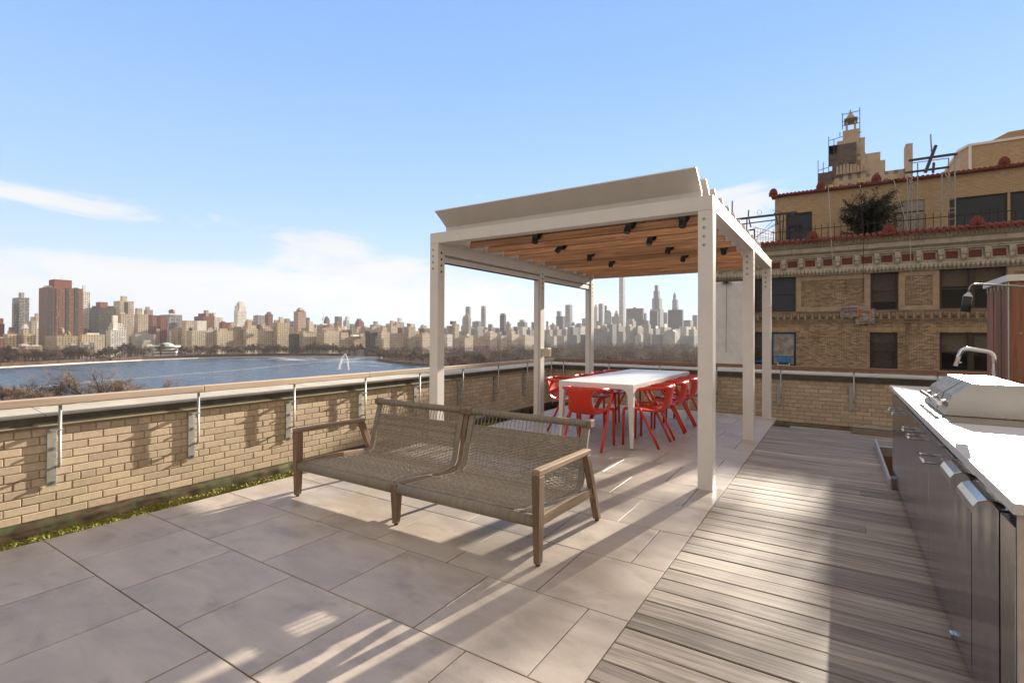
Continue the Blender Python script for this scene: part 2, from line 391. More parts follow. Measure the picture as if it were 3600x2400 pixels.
# ================================================================== parapet walls
def brick_wall(axis, pos, sgn, a0, a1, z0, ncourse, name, label, header=(6,), mats=('brick', 'mortar'), course=.0677):
    """axis 'y': wall face at x=pos facing +x (sgn 1); axis 'x': face at y=pos facing -y"""
    root = thing(name, (pos, (a0+a1)/2, ZF) if axis == 'y' else ((a0+a1)/2, pos, ZF), label, 'parapet wall')
    def bx(m, u0, u1, d0, d1, z0_, z1_):
        if axis == 'y': m.box(min(pos+d0, pos+d1), max(pos+d0, pos+d1), u0, u1, z0_, z1_)
        else: m.box(u0, u1, min(pos-d0, pos-d1), max(pos-d0, pos-d1), z0_, z1_)
    m = MB(); bx(m, a0, a1, -.30, -.007, ZF-.4, z0+ncourse*course+.02); m.build('mortar_core', M[mats[1]], root)
    m = MB()
    for c in range(ncourse):
        hd = c in header; L = .1065 if hd else .213; off = (0 if c % 2 else .1065) + (.05 if hd else 0)
        u = a0 - off
        while u < a1:
            u0, u1 = max(u+.0045, a0), min(u+L-.0045, a1)
            if u1-u0 > .02:
                j = random.uniform(-.002, .002); t = random.uniform(-.0018, .0018); z = z0+c*course
                # a bevelled brick face
                e = .0025; zz0, zz1 = z+.0045+t*.4, z+course-.0045+t*.4
                def P(uu, d, zz): return (pos+d, uu, zz) if axis == 'y' else (uu, pos-d, zz)
                m.loft([[P(u0, -.05, zz0), P(u1, -.05, zz0), P(u1, -.05, zz1), P(u0, -.05, zz1)],
                        [P(u0, j-e, zz0), P(u1, j-e, zz0), P(u1, j-e, zz1), P(u0, j-e, zz1)],
                        [P(u0+e, j, zz0+e), P(u1-e, j, zz0+e), P(u1-e, j, zz1-e), P(u0+e, j, zz1-e)]])
            u += L
    m.build('brickwork', M[mats[0]], root)
    return root, bx
zb = -.207
ltop = zb + 11*.0677            # .538
LW, bx = brick_wall('y', XW, 1, -3.5, YB, zb, 11, 'parapet_wall', 'long sunlit tan brick parapet wall along the moss strip on the reservoir side', header=(4, 10))
m = MB(); bx(m, -3.5, YB-.05, -.02, .045, ltop+.022, ltop+.034); m.build('drip_ledge', mottled('ledge_stone', (.30, .27, .17), (.40, .35, .22), 8, .7), LW)
m = MB(); bx(m, -3.5, YB-.047, -.10, .040, ltop+.034, .640); m.build('fascia', M['bronze'], LW)
m = MB()
u = -3.5; jo = [-3.5, -1.1, 1.42, 3.94, 6.46, 8.98, YB-.043]
for a, b2 in zip(jo[:-1], jo[1:]):
    m.loft([[(XW+.052, a+.003, .641), (XW+.052, b2-.003, .641), (XW-.30, b2-.003, .672), (XW-.30, a+.003, .672)],
            [(XW+.052, a+.003, .654), (XW+.052, b2-.003, .654), (XW-.30, b2-.003, .686), (XW-.30, a+.003, .686)]])
cp = mottled('coping_slab', (.40, .37, .30), (.53, .495, .415), 2.5, .75, bump=.2, bscale=50)
k = N(cp.node_tree); bsd = k.n['Principled BSDF']; src = bsd.inputs['Base Color'].links[0].from_socket
sp = k.noise(k.mapv(k.obj(), (14, 5, 14)), 1.0, 5, .7)
k.put(bsd.inputs['Base Color'], k.mix(k.sm(sp, .63, .70), src, (.07, .065, .055)))
m.build('coping', cp, LW)
# dented copper base flashing
def flashing(axis, pos, a0, a1, parent):
    m = MB(); n = int((a1-a0)/.035); rings = []
    for i in range(n+1):
        u = a0+(a1-a0)*i/n; pr = []
        for d, z in ((-.004, -.200), (.012, -.204), (.030, -.228), (.040, -.262), (.046, -.300), (.052, -.322), (.044, -.330)):
            dd = d + (.012*mn.noise(Vector((u*7, z*30, 1))) + .006*mn.noise(Vector((u*23, z*60, 4))))*min(1, max(0, (d+.004)/.03))
            zz = z + .010*mn.noise(Vector((u*1.7, 0, 9)))*min(1, max(0, (d)/.03))
            pr.append((pos+dd, u, zz) if axis == 'y' else (u, pos-dd, zz))
        rings.append(pr)
    m.loft(rings, closed=False, caps=False, smooth=True)
    o = m.build('base_flashing', M['copper'], parent); so = o.modifiers.new('thickness', 'SOLIDIFY'); so.thickness = .004; return o
mm, k, bb = mat('aged_copper', (.10, .07, .045), .38, .55); v = k.obj()
n = k.noise(v, 6, 5, .65, .6); n2 = k.noise(k.mapv(v, (3, 3, 14)), 2.2, 4)
k.put(bb.inputs['Base Color'], k.mix(k.sm(n, .45, .62), k.mix(k.sm(n2, .35, .65), (.060, .042, .030), (.13, .088, .058)), (.095, .105, .050)))
M['copper'] = mm
flashing('y', XW, -1.0, YB-.05, LW)
BW, bxx = brick_wall('x', YB, 1, XW-.0, 7.5, zb, 11, 'parapet_wall', 'shaded tan brick parapet wall behind the table, facing the neighbouring facade', header=(4, 10), mats=('brick', 'mortar'))
m = MB(); bxx(m, XW+.05, 7.5, -.02, .045, ltop+.022, ltop+.034); m.build('drip_ledge', M['bronze'], BW)
m = MB(); bxx(m, XW+.046, 7.5, -.10, .040, ltop+.034, .640); m.build('fascia', M['bronze'], BW)
m = MB(); jo = [XW-.29, -3.2, -.95, 1.30, 3.55, 7.5]
for a, b2 in zip(jo[:-1], jo[1:]):
    m.loft([[(a+.003, YB-.052, .641), (b2-.003, YB-.052, .641), (b2-.003, YB+.30, .672), (a+.003, YB+.30, .672)],
            [(a+.003, YB-.052, .654), (b2-.003, YB-.052, .654), (b2-.003, YB+.30, .686), (a+.003, YB+.30, .686)]])
m.build('coping', cp, BW)
flashing('x', YB, XW+.05, 3.5, BW)

# ================================================================== handrails
def railing(axis, posts, joints, label, woodmat, rng):
    root = thing('guard_rail', (XW+.09, 4, .65) if axis == 'y' else (-1, YB-.09, .65), label, 'guard rail')
    def P(d, u, z): return (XW+d, u, z) if axis == 'y' else (u, YB-d, z)
    jj = [rng[0]] + joints + [rng[1]]
    for a, b in zip(jj[:-1], jj[1:]):
        p, q2 = P(.035, a+.002, .733), P(.115, b-.002, .796)
        MB().box(min(p[0], q2[0]), max(p[0], q2[0]), min(p[1], q2[1]), max(p[1], q2[1]), .733, .796).build('handrail', M[woodmat], root, .006)
    for u in posts:
        pts = [P(.078, u, .7315), P(.078, u, .26)]
        for t in range(1, 6):
            an = t/5*pi/2; pts.append(P(.078-.032*(1-cos(an)), u, .245-.032*sin(an)))
        pts.append(P(.022, u, .213))
        po = MB().tube(pts, .0115, 10).build('post', M['galv'], root)
        a, b = P(.040, u-.085, .7285), P(.112, u+.085, .7325)
        MB().box(min(a[0], b[0]), max(a[0], b[0]), min(a[1], b[1]), max(a[1], b[1]), .7285, .7328).build('saddle', M['galv'], po)
        o = -.035
        a, b = P(.012, u+o-.032, .057), P(.022, u+o+.032, .528)
        br = MB().box(min(a[0], b[0]), max(a[0], b[0]), min(a[1], b[1]), max(a[1], b[1]), .057, .528).build('wall_bracket', M['galv'], root, .002)
        a, b = P(.001, u+o-.012, .09), P(.0118, u+o+.012, .49)
        MB().box(min(a[0], b[0]), max(a[0], b[0]), min(a[1], b[1]), max(a[1], b[1]), .09, .49).build('spacer', M['galv'], br)
        a, b = P(.0225, u+o-.03, .520), P(.095, u+o+.058, .529)
        MB().box(min(a[0], b[0]), max(a[0], b[0]), min(a[1], b[1]), max(a[1], b[1]), .5205, .529).build('lug', M['galv'], br)
        for zz in (.085, .365):
            c = P(.0222, u+o+.008, zz)
            bm_ = MB(); ax = Vector((1, 0, 0)) if axis == 'y' else Vector((0, -1, 0))
            bm_.tube([Vector(c), Vector(c)+ax*.004], .016, 12, smooth=False); bm_.tube([Vector(c)+ax*.004, Vector(c)+ax*.018], .0105, 6, smooth=False)
            bm_.build('bolt', M['bolt'], br)
    return root
ys = [-2.80, -1.72, -.645, .43, 1.505, 2.585, 3.655, 4.73, 5.80, 6.87, 7.95, 9.02, 10.05]
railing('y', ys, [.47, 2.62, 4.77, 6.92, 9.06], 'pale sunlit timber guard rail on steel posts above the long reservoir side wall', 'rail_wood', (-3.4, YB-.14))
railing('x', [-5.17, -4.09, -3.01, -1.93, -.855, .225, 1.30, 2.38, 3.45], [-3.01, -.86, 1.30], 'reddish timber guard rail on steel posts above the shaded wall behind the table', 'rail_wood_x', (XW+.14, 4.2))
# ================================================================== pergola
PX0, PX1, PY0, PY1, PB, PT = -4.107, -.897, 4.558, 9.12, 2.405, 2.530
W = .124
pg = thing('pergola', ((PX0+PX1)/2, (PY0+PY1)/2, 0), 'white steel pergola with tilted roof louvres and timber slat ceiling over the dining table', 'pergola')
posts = []
for x in (PX0, PX1-W):
    for y in (PY0, 7.025, PY1-W):
        p = MB().box(x, x+W, y, y+W, .0015, PB-.0008).build('post', M['white'], pg, .003)
        MB().box(x-.004, x+W+.004, y-.004, y+W+.004, .0012, .010).build('base_plate', M['white'], p)
        posts.append((p, x, y))
        for k in range(4):
            z = PB-.075-k*.075
            # camera-facing bolts with countersunk ring
            c = Vector((x+W/2-.012, y, z))
            b = MB(); b.tube([c, c+Vector((0, -.0015, 0))], .019, 18, smooth=False); b.build('bolt_ring', M['white'], p)
            b = MB(); b.tube([c+Vector((0, -.0014, 0)), c+Vector((0, -.003, 0))], .0165, 18, smooth=False); b.build('bolt', M['bolt'], p)
            b = MB(); b.tube([c+Vector((0, -.0028, 0)), c+Vector((0, -.0042, 0))], .006, 10, smooth=False); b.build('bolt_socket', M['dark_hole'], p)
            c = Vector((x+W, y+W/2, z-.035))
            b = MB(); b.tube([c-Vector((.002, 0, 0)), c+Vector((.0012, 0, 0))], .0145, 16, smooth=False); b.build('bolt_hole', M['dark_hole'], p)
# ring beams
MB().box(PX0, PX1, PY0, PY0+W, PB, PT).build('front_beam', M['white'], pg, .003)
MB().box(PX0, PX1, PY1-W, PY1, PB, PT).build('rear_beam', M['white'], pg, .003)
MB().box(PX0, PX0+W, PY0+W+.0006, PY1-W-.0006, PB, PT).build('side_beam', M['white'], pg, .003)
MB().box(PX1-W, PX1, PY0+W+.0006, PY1-W-.0006, PB, PT).build('side_beam', M['white'], pg, .003)
# inner gutter lips that carry the louvres
MB().box(PX0+W+.0005, PX0+W+.045, PY0+W+.001, PY1-W-.001, PB+.035, PB+.043).build('gutter_lip', M['white'], pg)
MB().box(PX1-W-.045, PX1-W-.0005, PY0+W+.001, PY1-W-.001, PB+.035, PB+.043).build('gutter_lip', M['white'], pg)
# roller screens on the reservoir side
for ya, yb in ((PY0+W, 7.025), (7.025+W, PY1-W)):
    sc = MB().box(PX0+.015, PX0+.112, ya+.001, yb-.001, 2.284, PB-.0012).build('roller_screen', M['white'], pg, .003)
    MB().box(PX0+.040, PX0+.100, ya+.001, yb-.001, 2.255, 2.2835).build('fabric_roll', M['grey_slot'], sc)
    MB().box(PX0+.030, PX0+.108, ya+.001, yb-.001, 2.192, 2.254).build('bottom_bar', M['white'], sc, .003)
    MB().box(PX0+.045, PX0+.095, ya+.002, yb-.002, 2.184, 2.1915).build('brush_seal', M['rubber'], sc)
    MB().box(PX0+.030, PX0+.095, ya+.0006, ya+.024, .012, 2.19).build('screen_track', M['white'], sc)
    MB().box(PX0+.030, PX0+.095, yb-.034, yb-.0006, .012, 2.19).build('screen_track', M['white'], sc)
# louvres with timber slats
for k in range(12):
    y = 4.700+.387*k
    pr = [(y, 2.412), (y, 2.612), (y-.105, 2.693), (y-.205, 2.765), (y-.198, 2.777), (y-.098, 2.708), (y+.016, 2.620), (y+.016, 2.412)]
    lv = MB().prism(pr, 'x', PX0+W+.001, PX1-W-.001).build('louvre', M['whiteblade'], pg, .002)
    if k: MB().box(PX0+.212, PX1-.200, y-.034, y-.0008, 2.404, 2.466).build('timber_slat', M['slat_wood'], lv, .003)
    if k: MB().box(PX0+.212, PX1-.200, y-.010, y-.0008, 2.4665, 2.58).build('shade_gap_strip', M['cedar'], lv)  # added dark strip stands for the shaded gap above each slat
    MB().cyl((PX0+W+.055, y-.03, 2.424), .008, .012, 8).build('pivot_pin', M['bolt'], lv)
# ridge cap blocks seen on the beam
sbox('end_clip', M['white'], pg, PX0+.06, PX0+.10, PY0+.05, PY0+.09, PT+.0004, PT+.014)
# glass sensor box on the middle post of the reservoir side
jb = thing('junction_box', (PX0+W, 7.06, 1.02), 'small clear covered junction box on the middle left pergola post', 'junction box')
MB().box(PX0+W+.0005, PX0+W+.055, 7.035, 7.145, .985, 1.10).build('back_box', M['galv'], jb, .003)
MB().box(PX0+W+.056, PX0+W+.13, 7.030, 7.150, .975, 1.11).build('clear_cover', M['glassbox'], jb, .006)
MB().box(PX0+W+.1305, PX0+W+.134, 7.055, 7.125, 1.0, 1.085).build('cover_plate', M['bolt'], jb)
# spotlights
spots = [(-2.906, 1, 'spotlight hanging nearest the front left pergola post, in the second timber bay', .25), (-2.972, 3, 'strongly tilted spotlight second from the front in the left ceiling row', -.9), (-2.923, 5, 'spotlight third from the front in the left ceiling row', .15),
         (-2.917, 7, 'rearmost spotlight in the left ceiling row', .15), (-1.793, 1, 'largest looking spotlight, at the front of the middle ceiling row', -.3), (-1.815, 3, 'spotlight second from the front in the middle ceiling row', -.2),
         (-1.822, 5, 'spotlight third from the front in the middle ceiling row', -.2), (-1.825, 7, 'rearmost spotlight in the middle ceiling row', -.2), (-1.26, 1, 'spotlight half hidden behind the front right pergola post', .1), (-1.24, 6, 'spotlight seen between the front and middle right pergola posts', .25)]
for x, k, lab, tilt in spots:
    y = 4.700+.387*k - .0285
    t = thing('spotlight', (x, y, 2.47), 'black cylindrical ' + lab, 'spotlight', 'black spotlights under the pergola ceiling')
    c = Vector((x, y, 2.475)); f = Vector((0, -1, 0))
    MB().tube([c, c+f*.018], .055, 20).build('mount_disc', M['black'], t)
    a = c + f*.06; dirv = Vector((tilt*.55, -.35, -1)).normalized()
    MB().tube([c+f*.018, c+f*.062], .012, 8).build('swivel_arm', M['black'], t)
    MB().tube([a-dirv*.045, a+dirv*.115], .034, 20).build('lamp_head', M['black'], t)
# ================================================================== table and chairs
TX0, TX1, TY0, TY1 = -2.945, -1.985, 5.665, 8.30
tb = thing('dining_table', ((TX0+TX1)/2, (TY0+TY1)/2, 0), 'long white dining table with tapered legs under the pergola', 'dining table')
MB().box(TX0, TX1, TY0, TY1, .690, .750).build('table_top', M['table'], tb, .004)
for sx, x in ((1, TX0), (-1, TX1)):
    for sy, y in ((1, TY0), (-1, TY1)):
        m = MB(); rings = []
        for z, wx in ((.010, .036), (.30, .052), (.52, .064), (.62, .072), (.665, .090), (.6895, .125)):
            xa, xb = sorted((x+sx*.0004, x+sx*wx)); ya, yb = sorted((y+sy*.0004, y+sy*wx))
            rings.append([(xa, ya, z), (xb, ya, z), (xb, yb, z), (xa, yb, z)])
        m.loft(rings); l = m.build('leg', M['table'], tb, .006)
        MB().cyl((x+sx*.018, y+sy*.018, .0005), .012, .0095, 10).build('glide', M['rubber'], l)

def chair():
    """front is +y; origin on the ground under the seat"""
    t = thing('armchair', (0, 0, 0), '', 'chair', 'red chairs around the white table')
    r = .0165
    def sheet(rows, th, name):
        m = MB(); n = 13
        top = []; bot = []
        for (y, z, hw, dip, nrm, cr) in rows:
            a, b = [], []
            for i in range(n):
                u = -1+2*i/(n-1); zz = z - dip*(1-u*u); yy = y - cr*(1-u*u)
                a.append((hw*u, yy, zz)); b.append((hw*u*.985, yy-nrm[0]*th, zz-nrm[1]*th))
            top.append(a); bot.append(b)
        rings = [a + b[::-1] for a, b in zip(top, bot)]
        m.loft(rings, True, True, True); o = m.build(name, M['red'], t); o.modifiers.new('sub', 'SUBSURF').render_levels = 1; o.modifiers['sub'].levels = 1
        return o
    # seat: waisted, waterfall front edge
    sheet([(.225, .432, .205, .004, (.7, .7), 0), (.205, .450, .212, .010, (.2, 1), 0), (.12, .455, .215, .016, (0, 1), 0), (.02, .450, .215, .022, (0, 1), 0),
           (-.08, .443, .210, .022, (0, 1), 0), (-.15, .441, .195, .018, (0, 1), 0), (-.185, .450, .182, .012, (.3, .95), 0)], .024, 'seat')
    # backrest panel
    sheet([(-.182, .448, .180, .010, (.35, .93), 0), (-.212, .470, .170, .004, (.8, .6), .010), (-.228, .520, .155, 0, (1, .1), .018), (-.242, .590, .145, 0, (1, .05), .022),
           (-.256, .655, .150, 0, (1, .05), .022), (-.268, .700, .172, 0, (1, .05), .020), (-.270, .715, .185, 0, (1, .05), .016)], .022, 'backrest')
    # arm loop that runs forward, bends down and crosses back to the rear feet
    for sx in (-1, 1):
        pts = [(sx*.0, -.288, .712), (sx*.10, -.284, .711), (sx*.175, -.262, .709), (sx*.222, -.215, .705), (sx*.243, -.14, .700), (sx*.247, -.02, .690), (sx*.246, .075, .680), (sx*.245, .112, .668),
               (sx*.244, .124, .640), (sx*.243, .112, .600), (sx*.240, .050, .500), (sx*.238, .015, .440), (sx*.240, -.06, .310), (sx*.243, -.135, .160), (sx*.245, -.213, .001)]
        rr = [.0215, .0215, .0215, .0215, .021, .020, .0185, .0175, .017, .0165, .0165, .0165, .0165, .016, .015]
        MB().tube(pts, rr, 10, flat=1.0).build('arm_leg', M['red'], t)
        p = [(sx*.212, .150, .440), (sx*.216, .205, .446), (sx*.218, .222, .430), (sx*.219, .226, .38), (sx*.222, .232, .001)]
        MB().tube(p, [.015, .0165, .0175, .0175, .0145], 8).build('front_leg', M['red'], t)
        MB().tube([(sx*.234, .02, .444), (sx*.205, .02, .440)], .014, 8).build('arm_joint', M['red'], t)
    return t
c0 = chair()
places = [((-1.955, 6.11), pi/2, 'red armchair on the right side of the table, nearest the camera'), ((-1.945, 6.745), pi/2, 'red armchair on the right side of the table, second from the near end'),
          ((-1.955, 7.36), pi/2, 'red armchair on the right side of the table, third from the near end'), ((-1.96, 7.955), pi/2, 'farthest red armchair on the right of the table, partly behind the front right post'),
          ((-2.485, 5.555), 0, 'red armchair seen from behind at the near end of the table'),
          ((-3.16, 6.40), -pi/2, 'nearest red armchair on the left of the table, pulled out beside the table leg'), ((-3.02, 6.98), -pi/2, 'red armchair on the left side of the table, second from the near end'),
          ((-3.02, 7.56), -pi/2, 'red armchair on the left side of the table, third from the near end'), ((-3.02, 8.10), -pi/2, 'red armchair on the left side of the table, farthest one')]
for i, ((x, y), rz, lab) in enumerate(places):
    c = c0 if i == 0 else dup(c0)
    c.location = (x, y, 0); c.rotation_euler = (0, 0, rz); c['label'] = lab
# ================================================================== sofa
sf = thing('outdoor_sofa', (-2.6, 3.0, 0), 'two seat outdoor sofa of weathered teak with woven grey cord seat and back', 'sofa')
XL, XM, XR = -3.715, -2.590, -1.452
T = M['teak']
def arm(x, w=.052):
    x0, x1 = x-w/2, x+w/2
    # front leg, slightly tapered
    MB().loft([[(x-.018, 2.517, .012), (x+.018, 2.517, .012), (x+.018, 2.567, .012), (x-.018, 2.567, .012)],
               [(x0+.004, 2.508, .26), (x1-.004, 2.508, .26), (x1-.004, 2.576, .26), (x0+.004, 2.576, .26)],
               [(x0, 2.506, .5175), (x1, 2.506, .5175), (x1, 2.572, .5175), (x0, 2.572, .5175)]]).build('front_leg', T, sf, .006)
    MB().prism([(2.505, .518), (3.215, .508), (3.232, .532), (3.215, .545), (2.520, .554), (2.505, .548)], 'x', x0, x1).build('arm_rest', M['teak_y'], sf, .006)
    MB().prism([(3.165, .5075), (3.225, .5065), (3.335, .235), (3.415, .012), (3.370, .012), (3.285, .225)], 'x', x0+.003, x1-.003).build('back_leg', T, sf, .006)
    MB().prism([(2.577, .222), (2.577, .284), (2.85, .283), (3.265, .262), (3.29, .200)], 'x', x-.014, x+.014).build('side_rail', M['teak_y'], sf, .005)
    for y in (2.542, 3.392): MB().cyl((x, y, .0005), .014, .012, 10).build('foot', M['rubber'], sf)
arm(XL); arm(XR)
# middle frame
MB().loft([[(XM-.017, 2.517, .012), (XM+.017, 2.517, .012), (XM+.017, 2.567, .012), (XM-.017, 2.567, .012)], [(XM-.024, 2.506, .22), (XM+.024, 2.506, .22), (XM+.024, 2.576, .22), (XM-.024, 2.576, .22)],
           [(XM-.024, 2.506, .285), (XM+.024, 2.506, .285), (XM+.024, 2.576, .285), (XM-.024, 2.576, .285)]]).build('front_leg', T, sf, .006)
MB().cyl((XM, 2.542, .0005), .014, .012, 10).build('foot', M['rubber'], sf)
# seat/back curve (y, z)
ctrl = [(2.555, .272), (2.66, .268), (2.80, .258), (2.95, .246), (3.08, .238), (3.165, .242), (3.215, .262), (3.245, .300), (3.262, .36), (3.282, .45), (3.310, .56), (3.348, .688)]
def catmull(P, n=8):
    o = []
    for i in range(len(P)-1):
        p0, p1, p2, p3 = P[max(i-1, 0)], P[i], P[i+1], P[min(i+2, len(P)-1)]
        for k in range(n):
            t = k/n; o.append(tuple(.5*((2*p1[j]) + (-p0[j]+p2[j])*t + (2*p0[j]-5*p1[j]+4*p2[j]-p3[j])*t*t + (-p0[j]+3*p1[j]-3*p2[j]+p3[j])*t**3) for j in (0, 1)))
    o.append(P[-1]); return o
cv = catmull(ctrl, 10); acc = [0]
for a, b in zip(cv[:-1], cv[1:]): acc.append(acc[-1]+math.dist(a, b))
SL = acc[-1]
def at(s):
    s = max(0, min(SL-1e-6, s)); i = 0
    import bisect
    i = min(len(cv)-2, bisect.bisect_right(acc, s)-1); t = (s-acc[i])/(acc[i+1]-acc[i])
    p = (cv[i][0]+(cv[i+1][0]-cv[i][0])*t, cv[i][1]+(cv[i+1][1]-cv[i][1])*t)
    ty, tz = cv[i+1][0]-cv[i][0], cv[i+1][1]-cv[i][1]; L = math.hypot(ty, tz)
    return p, (-tz/L, ty/L)          # point, normal (towards the sitter: up / forward)
def strip(x0, x1, s0, s1, up, dn, name, mtl, bev=0, par=None):
    m = MB(); rings = []; n = 60
    for i in range(n+1):
        (y, z), (ny, nz) = at(s0+(s1-s0)*i/n)
        rings.append([(x0, y+ny*up, z+nz*up), (x1, y+ny*up, z+nz*up), (x1, y-ny*dn, z-nz*dn), (x0, y-ny*dn, z-nz*dn)])
    return m.loft(rings).build(name, mtl, par or sf, bev)
strip(XM-.021, XM+.021, .03, SL-.012, .006, .034, 'middle_rail', T, .004)
# back supports behind the middle and the ends
MB().prism([(3.20, .20), (3.255, .24), (3.42, .012), (3.375, .012)], 'x', XM-.018, XM+.018).build('back_leg', T, sf, .005)
sec = [(XL+.062, XM-.030), (XM+.030, XR-.040)]
for si, (a, b) in enumerate(sec):
    wv = thing('_', (0, 0, 0), None, None); COL.objects.unlink(wv); bpy.data.objects.remove(wv)
    # wrapped front roller and top rail
    fr = MB().tube([(a-.03, 2.545, .250), (b+.03, 2.545, .250)], .0365, 20).build('front_roller', M['wrap'], sf)
    for xx in (a-.033, b+.001): MB().tube([(xx, 2.545, .250), (xx+.032, 2.545, .250)], .0345, 18).build('roller_end', T, fr)
    MB().tube([(a+.012, 3.350, .690), (b-.012, 3.350, .690)], .031, 20, flat=.85).build('top_rail', M['wrap'], sf)
    # wrapped side bands following the curve
    strip(a, a+.050, .035, SL-.025, .007, .020, 'side_band', M['wrap_side'], .005)
    strip(b-.050, b, .035, SL-.025, .007, .020, 'side_band', M['wrap_side'], .005)
    x0, x1 = a+.046, b-.046
    nw = int(round((x1-x0)/.0355)); warp = MB()
    for i in range(nw+1):
        x = x0+.010+(x1-x0-.02)*i/nw; pts = []
        for k in range(41):
            (y, z), (ny, nz) = at(.012+(SL-.012-.012)*k/40); pts.append((x, y, z))
        warp.tube(pts, .0030, 5, caps=False)
        # loop around the top rail
        pts = [(x, 3.350+.0335*cos(t), .690+.0335*.9*sin(t)) for t in [pi*1.30, pi*1.1, pi*.9, pi*.7, pi*.5]]
        warp.tube(pts, .0030, 4, caps=False)
    web = warp.build('warp_cords', M['cord'], sf)
    weft = MB(); s = .075; j = 0; top = SL-.105
    while s < top:
        (y, z), (ny, nz) = at(s); pts = []
        n = nw*2
        for k in range(n+1):
            x = x0+.010+(x1-x0-.02)*k/n
            ph = cos(pi*k/2 + (pi if j % 2 else 0)) if k % 2 == 0 else 0
            o = .0046*ph*(1 if True else 0)
            pts.append((x, y+ny*o, z+nz*o))
        # slight unevenness of hand weaving
        dr = random.uniform(-.0009, .0009)
        weft.tube([(p[0], p[1]+dr*ny, p[2]+dr*nz) for p in pts], .0056 if s < .52 else .0050 if s < .80 else .0061, 5, caps=False)
        s += .0124 if .52 < s < .80 else .0118; j += 1
    weft.build('weft_cords', M['cord'], sf)
    # slanted lacing behind the front roller
    lace = MB(); n = int((x1-x0)/.021)
    for i in range(n):
        x = x0+(x1-x0)*i/n
        (y, z), (ny, nz) = at(.072)
        lace.tube([(x, 2.548, .288), (x+.010, 2.580, .281), (x+.034, y, z+.001)], .0036, 5, caps=False)
    lace.build('front_lacing', M['cord'], sf)
# teak end caps and T joint of the top rail
for x0, x1 in ((XL+.038, XL+.074), (XM-.055, XM+.055), (XR-.052, XR-.016)):
    MB().prism([(3.317, .664), (3.383, .664), (3.386, .712), (3.372, .722), (3.326, .720), (3.316, .710)], 'x', x0, x1).build('top_cap', T, sf, .006)
# ================================================================== outdoor kitchen
kt = thing('outdoor_kitchen', (.8, 3.8, 0), 'long steel outdoor kitchen with white quartz worktop on the right of the deck', 'outdoor kitchen')
KX, KT, KB = .420, .848, .012
sbox('cabinet_body', M['dark_hole'], kt, KX+.022, 1.22, 1.925, 5.80, KB, KT-.001)
sbox('top_rail', M['steel'], kt, KX+.0215, KX+.05, 2.13, 5.80, .795, KT-.0015)
# quartz top in two slabs around the barbecue, mitred edge
MB().box(.398, 1.26, 1.885, 5.765, KT, .880).build('worktop', M['quartz'], kt, .003)
MB().box(.470, 1.25, 1.889, 1.922, KB, KT-.0008).build('end_panel', M['quartz_side'], kt, .002)
sbox('end_post', M['quartz_side'], kt, .412, .4695, 1.892, 1.921, KB, KT-.0008, bevel=.003)
seams = [5.79, 5.285, 4.72, 4.165, 3.60]
def door(y1, y0, wavy=False, name='door'):
    m = MB(); e = .0035
    if not wavy:
        m.box(KX, KX+.020, y0+e, y1-e, .055, .790)
    else:   # slightly buckled sheet face: uneven reflections
        ny, nz = 22, 34; o = len(m.v); f = []; bk = []
        for j in range(nz+1):
            for i in range(ny+1):
                y = y0+e+(y1-y0-2*e)*i/ny; z = .055+.735*j/nz
                m.v.append((KX + .0011*sin(y*34+.6)*min(1, j/3) + .0007*mn.noise(Vector((y*5, z*5, 3))), y, z))
        for j in range(nz):
            for i in range(ny):
                a = j*(ny+1)+i; m.face((a, a+1, a+ny+2, a+ny+1), True)
        m.box(KX+.0025, KX+.020, y0+e, y1-e, .055, .790)
    return m.build(name, M['steel_door'], kt, .0 if wavy else .002)
def bow(par, ya, yb, z):
    pts = [(KX-.001, ya, z)] + [(KX-.040-.012*sin(t), ya+(.012-.012*cos(t)), z) for t in (0, .5, 1.0, 1.57)] + [(KX-.052-.0*t, yb-(.012-.012*cos(t))-0, z) if False else (KX-.040-.012*sin(t), yb-(.012-.012*cos(t)), z) for t in (1.57, 1.0, .5, 0)] + [(KX-.001, yb, z)]
    MB().tube(pts, .0068, 10).build('handle', M['chrome'], par)
ds = [door(a, b) for a, b in zip(seams[:-1], seams[1:])]
bow(ds[0], 5.60, 5.50+.0, .705) if False else None
for dd, (ya, yb) in zip(ds, ((5.50, 5.36), (5.20, 5.06), (4.40, 4.25), (4.10, 3.95))): bow(dd, ya, yb, .700)
d5 = door(3.597, 2.92, name='door'); bow(d5, 3.52, 3.30, .690)
d6 = door(2.917, 2.52, True, 'drawer_front'); d7 = door(2.517, 2.135, True, 'drawer_front')
def cup(par, ya, yb):
    # curled sheet pull on the top edge
    pr = [(.500, .7935), (.452, .7945), (.425, .8075), (.400, .8085), (.378, .800), (.366, .782), (.364, .760)]
    th = .004; outer = pr; inner = [(x+th*.6, z-th) for x, z in pr]
    MB().loft([[(x, ya, z) for x, z in outer+inner[::-1]], [(x, yb, z) for x, z in outer+inner[::-1]]], True, True, False).build('cup_handle', M['chrome'], par, .0015)
cup(d6, 2.575, 2.80); cup(d7, 2.185, 2.44)
sbox('latch_bar', M['chrome'], kt, KX-.004, KX+.06, 3.20, 3.225, .7925, .800)
MB().cyl((.455, 2.165, .7905), .018, .006, 14).build('hinge_cap', M['chrome'], kt)
sbox('drawer_ledge', M['steel'], kt, KX+.002, KX+.075, 2.137, 2.917, .7905, .7932)
sbox('corner_frame', M['steel'], kt, KX+.0, KX+.045, 1.975, 2.128, KB, .790, bevel=.002)
sbox('lower_catch', M['chrome'], kt, KX-.012, KX-.001, 2.86, 2.90, .03, .05)

